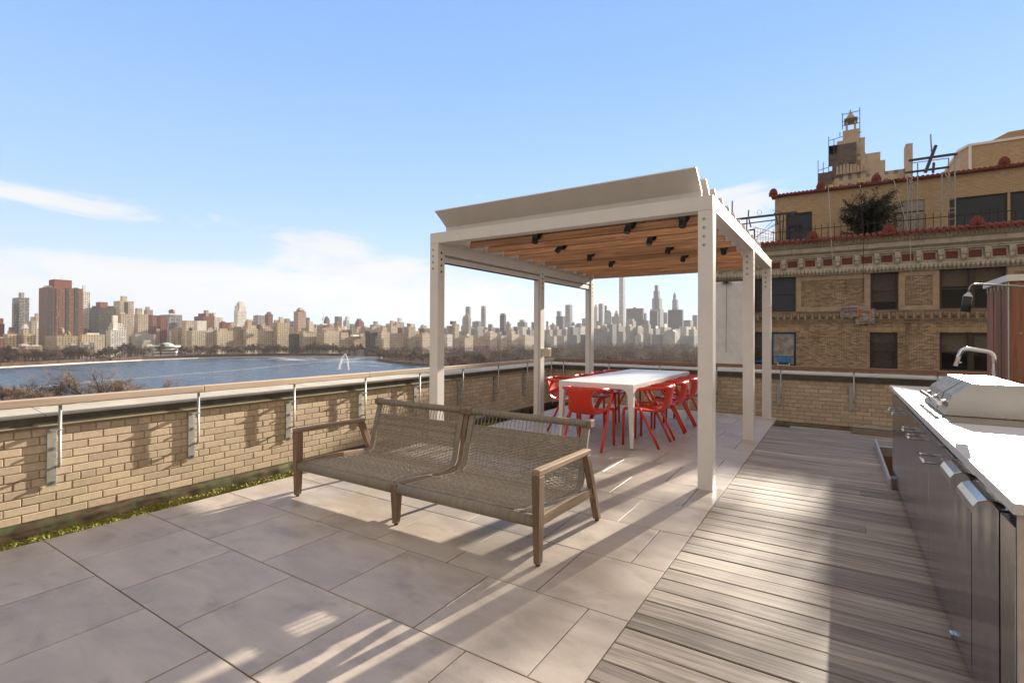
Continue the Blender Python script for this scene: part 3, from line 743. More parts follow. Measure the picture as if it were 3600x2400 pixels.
# barbecue
GY0, GY1, z0 = 3.72, 4.51, .8845
gr = thing('barbecue', (.85, 4.1, .881), 'built in stainless steel barbecue with faceted hood on the white worktop', 'barbecue')
prof = [(.505, z0), (.505, .8905), (.541, .995), (.628, 1.068), (.842, 1.068), (1.06, .99), (1.10, z0)]
m = MB(); rings = []
for y in (GY0, GY1): rings.append([(x, y, z) for x, z in prof])
m.loft(rings); m.build('hood', M['steel'], gr, .003)
sbox('firebox_rim', M['chrome_dark'], gr, .50, 1.12, GY0-.02, GY1+.02, .8803, .884)
sbox('drip_tray', M['chrome_dark'], gr, .455, 1.14, 3.46, 3.70, .8803, .8835)
sbox('hood_seam', M['dark_hole'], gr, .520, .5225, 3.985, 3.9875, .90, .93)
for a, b in zip(prof[1:4], prof[2:5]):
    p, q2 = Vector((a[0], 3.986, a[1])), Vector((b[0], 3.986, b[1])); 
    if a is prof[3]: break
    nrm = Vector((-(q2-p).z, 0, (q2-p).x)).normalized()
    MB().bar(p+nrm*.0012, q2+nrm*.0012, .003, .002, up=nrm).build('panel_joint', M['dark_hole'], gr)
MB().tube([(.487, GY0+.03, .944), (.487, GY1-.03, .944)], .0115, 12).build('handle', M['chrome'], gr)
for y in (GY0+.10, 4.12, GY1-.10): MB().tube([(.487, y, .944), (.527, y, .955)], .009, 8).build('handle_stem', M['chrome'], gr)
MB().tube([(.486, 4.02, .944), (.486, 4.05, .944)], .0145, 12).build('handle_collar', M['chrome_dark'], gr)
for i in range(7):
    pass
# blue masking tape on the far end of the worktop
tp = thing('masking_tape', (.6, 5.2, .881), 'strips of blue masking tape stuck on the far end of the white worktop', 'tape')
sbox('tape_strip', M['blue_tape'], tp, .452, .466, 5.00, 5.42, .8803, .8812)
sbox('tape_strip', M['blue_tape'], tp, .43, 1.1, 4.985, 4.998, .8803, .8812)
# tap
fa = thing('tap', (1.014, 5.3, .88), 'curved brushed steel tap rising behind the barbecue hood', 'tap')
def bend(P, r, n=5):
    P = [Vector(p) for p in P]; o = [P[0]]
    for i in range(1, len(P)-1):
        a = (P[i-1]-P[i]).normalized(); b = (P[i+1]-P[i]).normalized()
        p0, p2 = P[i]+a*r, P[i]+b*r
        for k in range(n+1):
            t = k/n; o.append(p0*(1-t)**2 + P[i]*2*t*(1-t) + p2*t*t)
    o.append(P[-1]); return o
MB().tube(bend([(1.014, 5.3, .8805), (1.014, 5.3, 1.205), (.828, 5.3, 1.238), (.786, 5.3, 1.092)], .045), .0150, 14).build('spout', M['chrome'], fa)
MB().tube([(.800, 5.289, 1.118), (.818, 5.27, 1.124)], .005, 8).build('lever_pin', M['chrome'], fa)
# gooseneck lamp over the worktop
la = thing('worktop_lamp', (1.3, 4.64, .88), 'black cylinder lamp on a bent arm reaching over the barbecue from the right', 'lamp')
hd = Vector((.750, 4.64, 1.50)); 
MB().tube([(.742, 4.64, 1.497), (.755, 4.64, 1.602)], .0275, 20).build('lamp_shade', M['black'], la)
MB().tube([(.755, 4.64, 1.6025), (.760, 4.64, 1.633)], [.0275, .0075], 20, smooth=False).build('shade_cone', M['galv'], la)
MB().tube(bend([(.760, 4.64, 1.633), (.768, 4.64, 1.692), (1.08, 4.64, 1.652), (1.42, 4.64, 1.62), (1.42, 4.64, .8805)], .04), .0068, 10).build('bent_arm', M['chrome_dark'], la)
# timber screen behind the kitchen
sn = thing('timber_screen', (1.9, 7.0, 0), 'reddish cedar clad screen box with white cap at the right edge', 'timber screen')
for i in range(6):
    y0 = 6.60+i*.146
    sbox('side_board', M['cedar'], sn, 1.368+.004*(i % 2), 1.40, y0+.004, y0+.138, -.02, 1.845, bevel=.002)
sbox('corner_trim', M['galv'], sn, 1.358, 1.366, 6.578, 6.592, -.02, 1.845)
for i in range(2):
    x0 = 1.372+i*.30
    fb = sbox('front_board', M['cedar'], sn, x0, x0+.27 + .02, 6.578, 6.598, -.02, 1.845, bevel=.002)
    for k in range(6): MB().tube([(x0+.07+.11*(k % 2), 6.578, 1.80-.22*k), (x0+.07+.11*(k % 2), 6.5755, 1.80-.22*k)], .007, 8).build('screw', M['bolt'], fb)
sbox('core', M['dark_hole'], sn, 1.405, 2.6, 6.60, 7.47, -.02, 1.84)
sbox('cap', M['white'], sn, 1.345, 2.65, 6.56, 7.50, 1.850, 1.912, bevel=.003)
for i in range(6): sbox('cap_clip', M['galv'], sn, 1.360, 1.3665, 6.655+i*.146, 6.67+i*.146, 1.79, 1.8485)
tag(sbox('seat_cushion', mottled('cushion_fabric', (.20, .12, .10), (.26, .16, .13), 20, .9), None, 1.70, 2.3, 6.0, 6.5, .86, .95, bevel=.02), 'brown cushion at the right edge beside the timber screen', 'cushion')
tag(sbox('side_cabinet', mottled('cabinet_white', (.5, .5, .52), (.56, .56, .58), 6, .5), None, 1.68, 2.35, 5.95, 6.52, -.02, .857, bevel=.01), 'pale cabinet under the brown cushion at the right edge', 'cabinet')
# ================================================================== neighbouring building (facade 32 m away)
def brick_tex(name, a, b2, mo, L=.215, H=.072, rough=.85, patch=None, soot=0.):
    m, k, bb = mat(name, a, rough); v = k.obj(); x, y, z = k.sep(v)
    t = k.node('ShaderNodeTexBrick'); 
    nrm = k.sep(k.node('ShaderNodeNewGeometry').outputs['Normal'])
    side = k.m('GREATER_THAN', k.m('ABSOLUTE', nrm[0]), .5)
    u = k.m('ADD', k.m('MULTIPLY', x, k.m('SUBTRACT', 1.0, side)), k.m('MULTIPLY', y, side))
    k.l.new(k.comb(u, z, 0), t.inputs['Vector'])
    k.put(t.inputs['Color1'], (0, 0, 0)); k.put(t.inputs['Color2'], (1, 1, 1)); k.put(t.inputs['Mortar'], (.5, .5, .5))
    t.inputs['Scale'].default_value = 1; t.inputs['Brick Width'].default_value = L; t.inputs['Row Height'].default_value = H
    t.inputs['Mortar Size'].default_value = .011; t.inputs['Mortar Smooth'].default_value = .1; t.inputs['Bias'].default_value = 0
    c = k.mix(t.outputs['Color'], a, b2)
    n = k.noise(v, .9, 5, .6); c = k.mix(k.sm(n, .35, .7, 0, .5), c, patch or a)
    n3 = k.noise(k.mapv(v, (1.0, 1.0, .18)), 1.6, 5, .65)
    if soot: c = k.mix(k.sm(n3, .52, .75, 0, soot), c, (.035, .026, .018))
    c = k.mix(t.outputs['Fac'], c, mo); k.put(bb.inputs['Base Color'], c)
    k.put(bb.inputs['Normal'], k.bump(k.m('SUBTRACT', 1.0, t.outputs['Fac']), .5, .012)); return m
M['nb_brick'] = brick_tex('neighbour_brick', (.225, .152, .095), (.52, .385, .25), (.16, .115, .075), patch=(.265, .19, .125), soot=.65)
M['nb_yellow'] = brick_tex('penthouse_brick', (.42, .305, .18), (.54, .41, .265), (.31, .22, .135), patch=(.45, .335, .205), soot=.12)
M['terra'] = mottled('grey_terracotta_trim', (.42, .38, .31), (.55, .505, .43), 2.2, .75, bump=.3, bscale=40)
kk = N(M['terra'].node_tree); bs = kk.n['Principled BSDF']; s0 = bs.inputs['Base Color'].links[0].from_socket
kk.put(bs.inputs['Base Color'], kk.mix(kk.sm(kk.noise(kk.mapv(kk.obj(), (3, 3, .8)), 2.0, 5, .7), .55, .72, 0, .8), s0, (.055, .04, .028)))
M['limestone'] = mottled('brown_limestone', (.33, .25, .175), (.42, .325, .235), 2.5, .8, bump=.2, bscale=30)
M['maroon'] = mottled('maroon_panel', (.115, .026, .02), (.17, .04, .03), 9, .6, bump=.5, bscale=14)
M['win_frame'] = mat('brown_window_frame', (.035, .024, .016), .5)[0]
M['dark_room'] = mat('dark_interior', (.012, .010, .009), .9)[0]
def glassmat(name, col, a):
    m, k, b = mat(name, col, .03, 0, .9); b.inputs['Alpha'].default_value = a; b.inputs['Specular IOR Level'].default_value = .35; return m
M['glass'] = glassmat('window_glass', (.030, .045, .062), .80)  # blue in the base colour stands in for reflected sky
M['glass_clear'] = glassmat('window_glass_clear', (.03, .03, .03), .45)
M['refl_sheet'] = mottled('window_refl_sheet', (.30, .22, .13), (.36, .27, .17), 8, .8)
M['refl_sheet_grey'] = mottled('window_refl_sheet_grey', (.16, .15, .13), (.22, .20, .17), 8, .8)
M['tarp'] = mottled('white_tarp', (.62, .61, .62), (.72, .71, .72), 1.2, .55)
M['plastic'] = mottled('clear_plastic', (.17, .15, .13), (.34, .31, .28), 3, .25, detail=6)
M['iron'] = mat('black_iron', (.012, .011, .010), .6)[0]
M['scaf'] = mottled('scaffold_steel', (.30, .29, .27), (.42, .41, .39), 9, .5, .4)
M['dark_steel'] = mat('dark_steel_beam', (.05, .05, .055), .5, .3)[0]
M['cover'] = mottled('blue_cover', (.015, .13, .33), (.03, .20, .44), 6, .55)
nb = thing('neighbour_building', (2, 32, -42), 'tan brick apartment house with grey terracotta cornice and red tiled eaves beyond the back parapet', 'apartment building')
YF = 32.0
def holed(x0, x1, z0, z1, holes, y, dep, mtl, par, name='wall'):
    xs = sorted({x0, x1, *[h[0] for h in holes], *[h[1] for h in holes]}); zs = sorted({z0, z1, *[h[2] for h in holes], *[h[3] for h in holes]})
    m = MB()
    for a, b in zip(xs[:-1], xs[1:]):
        for c, d2 in zip(zs[:-1], zs[1:]):
            if any(h[0] <= a and b <= h[1] and h[2] <= c and d2 <= h[3] for h in holes): continue
            m.add([(a, y, c), (b, y, c), (b, y, d2), (a, y, d2)], [(0, 1, 2, 3)])
    for a, b, c, d2 in holes:
        m.add([(a, y, c), (b, y, c), (b, y, d2), (a, y, d2), (a, y+dep, c), (b, y+dep, c), (b, y+dep, d2), (a, y+dep, d2)], [(0, 4, 5, 1), (1, 5, 6, 2), (2, 6, 7, 3), (3, 7, 4, 0)])
    return m.build(name, mtl, par)
WX = [(-4.75, -3.99), (-3.96, -1.96), (1.43, 2.555), (4.18, 6.55), (9.2, 10.3)]
UP = (2.645, 4.64); LO = (-.345, 1.50)
holes = [(-4.72, -1.96, *UP), (1.43, 2.555, *UP), (4.18, 6.55, *UP), (9.2, 10.3, *UP), (-4.72, -1.94, *LO), (1.39, 2.535, *LO), (4.17, 7.03, *LO), (9.2, 10.3, *LO)]
for st in range(1, 4): holes += [(a, b, LO[0]-3.1*st, LO[1]-3.1*st) for a, b in ((-4.72, -1.94), (1.39, 2.535), (4.17, 7.03))]
holed(-6.2, 16, -42, 5.4, holes, YF, .22, M['nb_brick'], nb)
MB().add([(-6.2, YF, -42), (-6.2, 62, -42), (-6.2, 62, 6.3), (-6.2, YF, 6.3), (16, YF, -42), (16, 62, -42), (16, 62, 6.3), (16, YF, 6.3)], [(0, 1, 2, 3), (4, 5, 6, 7), (3, 2, 6, 7), (1, 2, 6, 5)]).build('side_walls', M['nb_brick'], nb)
sbox('interior', M['dark_room'], nb, -6.1, 15.9, YF+1.2, YF+1.3, -41, 5.3)
def window(x0, x1, z0, z1, par, sash=True, refl_sheet=None, drop=.5, mull=(), glass='glass', lab=None):
    f = MB(); t = .055; y0, y1 = YF+.09, YF+.17
    f.box(x0+.001, x1-.001, y0, y1, z1-t, z1-.001); f.box(x0+.001, x1-.001, y0, y1, z0+.001, z0+t*1.2)
    f.box(x0+.001, x0+t, y0, y1, z0+t*1.2, z1-t); f.box(x1-t, x1-.001, y0, y1, z0+t*1.2, z1-t)
    for mx in mull: f.box(mx-.09, mx+.09, y0-.02, y1, z0+t*1.2, z1-t)
    w_ = f.build('window', M['win_frame'], par)
    zm = z0 + (z1-z0)*.49
    eds = [x0+t] + [e for mx in mull for e in (mx-.09, mx+.09)] + [x1-t]
    for a, b in zip(eds[::2], eds[1::2]):
        if sash:
            s_ = MB(); s_.box(a, b, y0+.015, y0+.05, zm-.03, zm+.03)
            for e in (a, b-.035): s_.box(e, e+.035, y0+.018, y0+.05, z0+t*1.2, z1-t)
            s_.build('sash', M['win_frame'], w_)
        MB().add([(a, y0+.06, z0+t*1.2), (b, y0+.06, z0+t*1.2), (b, y0+.06, z1-t), (a, y0+.06, z1-t)], [(0, 1, 2, 3)]).build('pane', M[glass], w_)
        if refl_sheet: MB().add([(a, y0+.25, z1-t-(z1-z0)*drop), (b, y0+.25, z1-t-(z1-z0)*drop), (b, y0+.25, z1-t), (a, y0+.25, z1-t)], [(0, 1, 2, 3)]).build('refl_sheet', M[refl_sheet], w_)  # coloured sheet behind the pane stands in for brownish reflections
    return w_
window(-4.72, -1.96, *UP, nb, True, None, mull=(-3.87,))
window(1.43, 2.555, *UP, nb, True, 'refl_sheet_grey', .75, glass='glass_clear')
window(4.18, 6.55, *UP, nb, True, 'refl_sheet', .42, mull=(5.36,), glass='glass_clear')
window(9.2, 10.3, *UP, nb)
wl = window(-4.72, -1.94, *LO, nb, True, 'refl_sheet_grey', .9, mull=(-3.2,), glass='glass_clear')
window(1.39, 2.535, *LO, nb, True, 'refl_sheet_grey', .97, glass='glass_clear')
window(4.17, 7.03, *LO, nb, True, 'refl_sheet', .47, mull=(5.32,), glass='glass_clear')
window(9.2, 10.3, *LO, nb)
# plastic sheet and blue tape inside the lower left window
m = MB()
for a, b, c, d2 in ((-3.10, -3.06, .18, 1.42), (-2.05, -2.01, .50, 1.42), (-3.10, -2.01, 1.39, 1.43), (-3.10, -2.01, .10, .16), (-4.6, -3.4, -.22, -.12)): m.box(a, b, YF+.075, YF+.088, c, d2)
m.build('blue_tape', M['blue_tape'], wl)
sbox('plastic_sheet', M['plastic'], wl, -3.05, -2.06, YF+.080, YF+.086, .17, 1.385)
ac = thing('air_conditioner', (-2.53, YF, -.33), 'window air conditioner under a blue cover in the lower left neighbouring window', 'air conditioner')
MB().box(-2.86, -2.20, YF-.30, YF+.07, -.20, .10).build('blue_cover', M['cover'], ac, .05, 3)
m = MB(); m.box(-2.84, -2.80, YF-.28, YF-.25, -.335, -.15); m.box(-2.27, -2.23, YF-.28, YF-.25, -.335, -.15); m.box(-2.84, -2.23, YF-.285, YF-.25, -.345, -.30); m.build('support_frame', M['table'], ac)
sbox('filler_panel', mottled('grey_filler', (.25, .24, .22), (.3, .29, .27), 6, .6), ac, -3.05, -2.05, YF+.072, YF+.078, -.28, .09)
ac2 = thing('air_conditioner', (6.75, YF, -.3), 'grey window air conditioner in the lower right neighbouring window, beside the timber screen', 'air conditioner')
MB().box(6.30, 6.93, YF-.25, YF+.08, -.27, .16).build('casing', M['terra'], ac2, .02)
sbox('grille', M['dark_steel'], ac2, 6.62, 6.90, YF-.256, YF-.2505, -.22, .10)
# stone frames round the upper storey panels
def frame(x0, x1, z0, z1, wl_, wr, wt, wb):
    m = MB(); y0, y1 = YF-.035, YF-.0015
    def blocks(a, b, c, d2, n, vert):
        for i in range(n):
            t0, t1 = i/n, (i+1)/n
            if vert: m.box(a+.004, b-.004, y0, y1, c+(d2-c)*t0+.004, c+(d2-c)*t1-.004)
            else: m.box(a+(b-a)*t0+.004, a+(b-a)*t1-.004, y0, y1, c+.004, d2-.004)
    blocks(x0, x1, z1-wt, z1, max(1, round((x1-x0)/.85)), False); blocks(x0, x1, z0, z0+wb, max(1, round((x1-x0)/.85)), False)
    if wl_: blocks(x0, x0+wl_, z0+wb, z1-wt, 3, True)
    if wr: blocks(x1-wr, x1, z0+wb, z1-wt, 3, True)
    m.build('stone_frame', M['limestone'], nb)
frame(-1.93, 1.41, 2.625, 4.545, .25, .25, .24, .24); frame(2.59, 4.155, 2.625, 4.545, .25, .25, .22, .22); frame(6.58, 9.15, 2.625, 4.545, .25, .25, .24, .24)
# flat brick arches over the lower windows
m = MB()
for x0, x1 in ((-5.0, -1.6), (1.05, 2.88), (3.8, 7.4)):
    for i in range(int((x1-x0)/.10)): m.box(x0+i*.10+.006, x0+i*.10+.094, YF-.012, YF-.001, 1.56, 1.76)
m.build('lintel_course', brickmat('lintel_brick', (.34, .24, .13), (.42, .30, .17)), nb)
# belt course of faceted blocks
m = MB(); m.box(-6.22, 16.0, YF-.09, YF-.002, 2.535, 2.620); m.box(-6.22, 16.0, YF-.05, YF-.002, 2.13, 2.185); m.box(-6.22, 16, YF-.03, YF-.002, 1.98, 2.05)
x = -6.15
while x < 15.9:
    w_ = .26; c = (x+w_/2, YF-.20, 2.36)
    m.add([(x, YF-.06, 2.205), (x+w_, YF-.06, 2.205), (x+w_, YF-.06, 2.515), (x, YF-.06, 2.515), c], [(0, 1, 4), (1, 2, 4), (2, 3, 4), (3, 0, 4)]); x += .335
m.build('belt_course', mottled('sooty_belt_stone', (.15, .11, .075), (.26, .20, .14), 3, .85), nb)
sbox('belt_back', M['limestone'], nb, -6.21, 16, YF-.058, YF-.003, 2.19, 2.53)
# damaged patch wrapped in plastic
hp = thing('repair_patch', (.85, YF, 2.4), 'torn plastic wrapped repair opening in the neighbouring belt course, with timber frames and blue tape', 'repair patch')
m = MB()
for (a, b, c, d2) in ((.20, .95, 2.62, 2.70), (.20, .28, 2.40, 2.62), (.85, .95, 2.33, 2.62), (.62, .85, 2.33, 2.40), (.93, 1.42, 2.56, 2.63), (.93, 1.0, 2.10, 2.56), (1.35, 1.42, 2.10, 2.56), (.93, 1.42, 2.04, 2.10)): m.box(a, b, YF-.25, YF-.215, c, d2)
m.build('timber_frame', wood('raw_pine', (.30, .14, .05), (.42, .21, .09), 'x'), hp)
sbox('blue_tape', M['blue_tape'], hp, .16, .86, YF-.26, YF-.21, 2.715, 2.79)
m = MB(); n = 20
for j in range(n+1):
    for i in range(n+1):
        x = .10+1.5*i/n; z = 1.98+.74*j/n - .12*(i/n if i < 10 else 1-i/n)
        m.v.append((x+.05*mn.noise(Vector((i*.9, j*.9, 0))), YF-.17+.05*mn.noise(Vector((i*.7, j*.7, 3))), z+.05*mn.noise(Vector((i*.8, j*.8, 8)))))
for j in range(n):
    for i in range(n):
        if (i < 9 and j < 9): continue
        a = j*(n+1)+i; m.face((a, a+1, a+n+2, a+n+1))
m.build('torn_plastic', mottled('torn_plastic', (.20, .19, .19), (.40, .39, .39), 5, .5), hp)
# cornice
m = MB()
m.prism([(YF-.002, 4.55), (YF-.10, 4.56), (YF-.20, 4.72), (YF-.22, 4.86), (YF-.002, 4.86)], 'x', -6.3, 16); 
m.box(-6.25, 16, YF-.12, YF-.002, 4.8605, 5.50)
m.prism([(YF-.002, 5.5005), (YF-.26, 5.5005), (YF-.26, 5.56), (YF-.30, 5.58), (YF-.30, 5.66), (YF-.50, 5.78), (YF-.52, 6.00), (YF-.62, 6.05), (YF-.74, 6.22), (YF-.76, 6.30), (YF-.002, 6.30)], 'x', -6.3, 16)
x = -6.2
while x < 15.9: m.box(x, x+.075, YF-.345, YF-.3005, 5.585, 5.655); x += .155
x = -6.2
while x < 15.9: m.tube([(x, YF-.205, 4.60), (x, YF-.235, 4.72), (x, YF-.235, 4.83)], [.03, .075, .06], 6, smooth=False); x += .17
x = -6.2
while x < 15.9: m.tube([(x, YF-.66, 6.07), (x, YF-.76, 6.2)], [.03, .055], 5, smooth=False); x += .145
m.build('cornice', M['terra'], nb)
bxs = [-2.52+.8388*i for i in range(-4, 20)]
for x in bxs:
    m = MB(); m.box(x-.11, x+.11, YF-.34, YF-.121, 5.33, 5.495)
    m.tube([(x-.115, YF-.27, 5.27), (x+.115, YF-.27, 5.27)], .075, 10)
    m.loft([[(x-.09, YF-.30, 5.24), (x+.09, YF-.30, 5.24), (x+.09, YF-.121, 5.24), (x-.09, YF-.121, 5.24)], [(x-.08, YF-.28, 5.05), (x+.08, YF-.28, 5.05), (x+.08, YF-.121, 5.05), (x-.08, YF-.121, 5.05)],
            [(x-.06, YF-.17, 4.93), (x+.06, YF-.17, 4.93), (x+.06, YF-.121, 4.93), (x-.06, YF-.121, 4.93)]])
    m.build('bracket', M['terra'], nb)
    xc = x+.419
    f = MB(); 
    for a, b, c, d2 in ((-.29, .29, 5.41, 5.46), (-.29, .29, 4.99, 5.045), (-.29, -.235, 5.045, 5.41), (.235, .29, 5.045, 5.41)): f.box(xc+a, xc+b, YF-.155, YF-.1208, c, d2)
    p = f.build('panel_frame', M['terra'], nb)
    sbox('maroon_panel', M['maroon'], p, xc-.232, xc+.232, YF-.132, YF-.1205, 5.048, 5.407)
m = MB(); x = -6.3
while x < 16:
    m.tube([(x, YF+.55, 6.66), (x, YF-.93, 6.31)], .105, 8, smooth=True); x += .262
m.prism([(YF-.83, 6.305), (YF+.6, 6.62), (YF+.6, 6.31)], 'x', -6.3, 16)
m.build('eaves_tiles', M['terracotta'], nb)
def antefix(x, y, z, h, par):
    m = MB(); pr = []
    for i in range(13):
        a = pi*i/12; r = h*(.62+.38*sin(a))*(1+.06*(i % 2)); pr.append((x+cos(a)*h*.52*(1+.06*(i % 2)), z+h*.15+sin(a)*h*.85*(1+.04*(i % 2))))
    pr = [(x+h*.5, z), *pr, (x-h*.5, z)]
    m.prism(pr, 'y', y-.06, y+.06)
    for i in range(1, 12, 2):
        a = pi*i/12; m.tube([(x, y-.065, z+h*.15), (x+cos(a)*h*.46, y-.07, z+h*.15+sin(a)*h*.78)], [.012, .03], 5)
    m.build('antefix', M['terracotta'], par)
for p in ((762, 1080), (1337, 1030), (1997, 975)): 
    c = ony(2500+p[0]/2.138, 350+p[1]/2.138, YF-.9); antefix(c.x, YF-.95, 6.33, .52, nb)
# white tarpaulin over the left end
tp = MB(); nx, nz = 26, 60
for j in range(nz+1):
    for i in range(nx+1):
        x = -6.22+2.18*i/nx; z = -2.6+7.05*j/nz
        f = .05*mn.noise(Vector((x*1.2, z*.7, 1))) + .035*abs(mn.noise(Vector((x*2.2+z*1.2, z*.6, 5)))) + .012*mn.noise(Vector((x*9, z*9, 2)))
        if abs(j/nz-.50) < .01: f -= .02
        tp.v.append((x, YF-.30+f, z))
for j in range(nz):
    for i in range(nx):
        a = j*(nx+1)+i; tp.face((a, a+1, a+nx+2, a+nx+1), True)
tpo = tp.build('tarpaulin', M['tarp']); tag(tpo, 'white plastic tarpaulin hung over the left end of the neighbouring facade, seen between pergola posts', 'tarpaulin')
tpo.modifiers.new('thickness', 'SOLIDIFY').thickness = .01
fl = thing('wall_floodlight', (-5.5, YF-.4, 4.3), 'small floodlight above the white tarpaulin on the neighbouring facade', 'floodlight')
sbox('bracket', M['terra'], fl, -5.75, -5.2, YF-.40, YF-.33, 4.33, 4.45); sbox('lamp_head', M['black'], fl, -5.62, -5.35, YF-.52, YF-.405, 4.34, 4.44)
# ------------------------------------------------------------------ penthouse storey
YP = 35.5
ph = thing('penthouse', (6, YP, 6.3), 'yellow brick penthouse storey set back above the tiled eaves of the neighbouring house', 'penthouse')
dh = [(-2.70, -1.30, 6.5, 8.83), (2.63, 4.0, 6.5, 8.84), (4.99, 7.32, 6.72, 8.70), (7.42, 12, 6.72, 8.70)]
holed(-3.31, 16, 6.25, 9.93, dh, YP, .2, M['nb_yellow'], ph)
MB().add([(-3.31, YP, 6.25), (-3.31, 60, 6.25), (-3.31, 60, 9.93), (-3.31, YP, 9.93), (16, YP, 6.25), (16, 60, 6.25), (16, 60, 9.93), (16, YP, 9.93)], [(0, 1, 2, 3), (4, 5, 6, 7), (3, 2, 6, 7), (1, 2, 6, 5)]).build('side_walls', M['nb_yellow'], ph)
sbox('interior', M['dark_room'], ph, -3.2, 15.8, YP+1.5, YP+1.6, 6.4, 9.8)
m = MB(); m.prism([(YP-.18, 9.931), (YP-.20, 10.02), (YP+.1, 10.14), (YP+.5, 10.14), (YP+.5, 9.931)], 'x', -3.5, 16)
x = -3.45
while x < 16: m.tube([(x, YP+.4, 10.13), (x, YP-.25, 10.02)], .085, 7); x += .21
m.build('roof_tiles', M['terracotta'], ph)
for p in (825, 1240, 2195): antefix(ony(2500+p/2.138, 640, YP).x, YP-.2, 10.05, .45, ph)
antefix(-3.38, YP-.15, 10.0, .48, ph)
def glazed(x0, x1, z0, z1, bars=(), g='glass', fr='win_frame', name='window'):
    f = MB(); y0 = YP+.08; t = .06
    f.box(x0+.001, x1-.001, y0, y0+.08, z1-t, z1-.001); f.box(x0+.001, x1-.001, y0, y0+.08, z0+.001, z0+t); f.box(x0+.001, x0+t, y0, y0+.08, z0+t, z1-t); f.box(x1-t, x1-.001, y0, y0+.08, z0+t, z1-t)
    for b in bars: f.box(b-.04, b+.04, y0-.01, y0+.08, z0+t, z1-t)
    w_ = f.build(name, M[fr], ph)
    MB().add([(x0+t, y0+.04, z0+t), (x1-t, y0+.04, z0+t), (x1-t, y0+.04, z1-t), (x0+t, y0+.04, z1-t)], [(0, 1, 2, 3)]).build('pane', M[g], w_)
glazed(*dh[0], (-2.05,)); glazed(*dh[2]); glazed(*dh[3], (9.8,))
dm = mottled('grey_door_paint', (.26, .235, .21), (.32, .29, .26), 5, .6)
dr = sbox('door', dm, ph, 2.64, 3.99, YP+.06, YP+.12, 6.5, 8.83); m = MB()
for x in (2.98, 3.31, 3.65): m.box(x-.008, x+.008, YP+.052, YP+.0595, 6.6, 8.1)
m.box(2.66, 3.97, YP+.045, YP+.0595, 8.15, 8.24); m.build('door_mould', M['win_frame'], dr)
# terrace railing of the penthouse
rl = thing('iron_railing', (4, 32.35, 6.4), 'black iron picket railing above the red eaves tiles, in front of the penthouse', 'railing')
sbox('rail', M['iron'], rl, -3.2, 15.5, 32.335, 32.365, 7.16, 7.20); sbox('rail', M['iron'], rl, -3.2, 15.5, 32.335, 32.365, 6.62, 6.66)
x = -3.1
while x < 12.6:
    MB().tube([(x, 32.35, 6.45), (x, 32.35, 7.36), (x, 32.35, 7.44)], [.016, .016, .002], 5, smooth=False).build('picket', M['iron'], rl); x += .295
# evergreen shrub
eg = thing('evergreen_tree', (1.5, 33.6, 6.4), 'dark evergreen tree standing behind the iron railing on the penthouse terrace', 'tree')
m = MB(); m.tube([(1.5, 33.6, 6.35), (1.52, 33.6, 7.3), (1.5, 33.65, 8.6)], [.09, .07, .02], 7); random.seed(11); lf = MB(); tips = []
for i in range(95):
    z = 6.75+1.5*random.random(); a = random.uniform(0, 2*pi); L = random.uniform(.75, 1.35)*(1.08 if z < 7.9 else .85)
    e = Vector((1.5+L*cos(a), 33.6+L*sin(a)*.8, z+random.uniform(.1, 1.05))); m.tube([(1.5, 33.6, z), e], [.022, .005], 4)
    tips.append((Vector((1.5, 33.6, z)), e))
for p, e in tips:
    for i in range(90):
        t = random.uniform(.25, 1.06); c = p.lerp(e, t) + Vector([random.gauss(0, .085) for _ in range(3)])
        a = Vector([random.gauss(0, 1) for _ in range(3)]).normalized(); b = a.orthogonal().normalized(); L = random.uniform(.05, .10)
        lf.add([c-a*L, c+b*L*.33, c+a*L, c-b*L*.33], [(0, 1, 2, 3)])
m.build('trunk', mat('bark_dark', (.05, .035, .025), .9)[0], eg)
lm, k, bb = mat('evergreen_leaf', (.03, .045, .02), .7); i = k.isl()
k.put(bb.inputs['Base Color'], k.mix(i, (.010, .014, .007), (.030, .036, .015))); lf.build('crown', lm, eg)
# scaffold frames
sca = thing('scaffold', (4, 33.5, 6.4), 'steel scaffold frames and ladders standing against the penthouse wall', 'scaffold')
def px(zx, zy, Y, s=2.138, ox=2500, oy=350): return ony(ox+zx/s, oy+zy/s, Y)
def tubes(par, name, segs, Y, r, mtl):
    for a, b, c, d2 in segs: MB().tube([px(a, b, Y), px(c, d2, Y)], r, 6, smooth=False).build(name, M[mtl], par)
tubes(sca, 'upright', [(1475, 570, 1478, 1000), (1510, 460, 1508, 1005), (1553, 480, 1550, 1000), (1735, 545, 1733, 985), (1785, 440, 1788, 985), (1832, 410, 1836, 985)], 33.6, .028, 'scaf')
tubes(sca, 'ledger', [(1480, 800, 1838, 748), (1480, 860, 1838, 815), (1500, 480, 1790, 440)], 33.6, .022, 'scaf')
tubes(sca, 'rung', [(1510, 635, 1550, 632), (1510, 690, 1550, 687), (1510, 870, 1550, 868), (1510, 915, 1550, 912), (1510, 960, 1550, 957), (1735, 690, 1785, 684), (1735, 620, 1785, 614), (1790, 850, 1834, 846), (1790, 900, 1834, 896), (1790, 950, 1834, 946)], 33.6, .018, 'scaf')
tubes(sca, 'brace', [(1490, 600, 1522, 680), (1760, 560, 1815, 645), (1480, 780, 1505, 620), (1795, 560, 1768, 720)], 33.55, .028, 'scaf')
def plank(par, a, b, Y, w_, h_, name='plank'): MB().bar(px(*a, Y), px(*b, Y+.15), w_*.5, h_*.62).build(name, M['dark_steel'], par)
plank(sca, (1485, 460), (1850, 408), 33.4, .3, .16); plank(sca, (1455, 552), (1788, 508), 33.4, .3, .13)
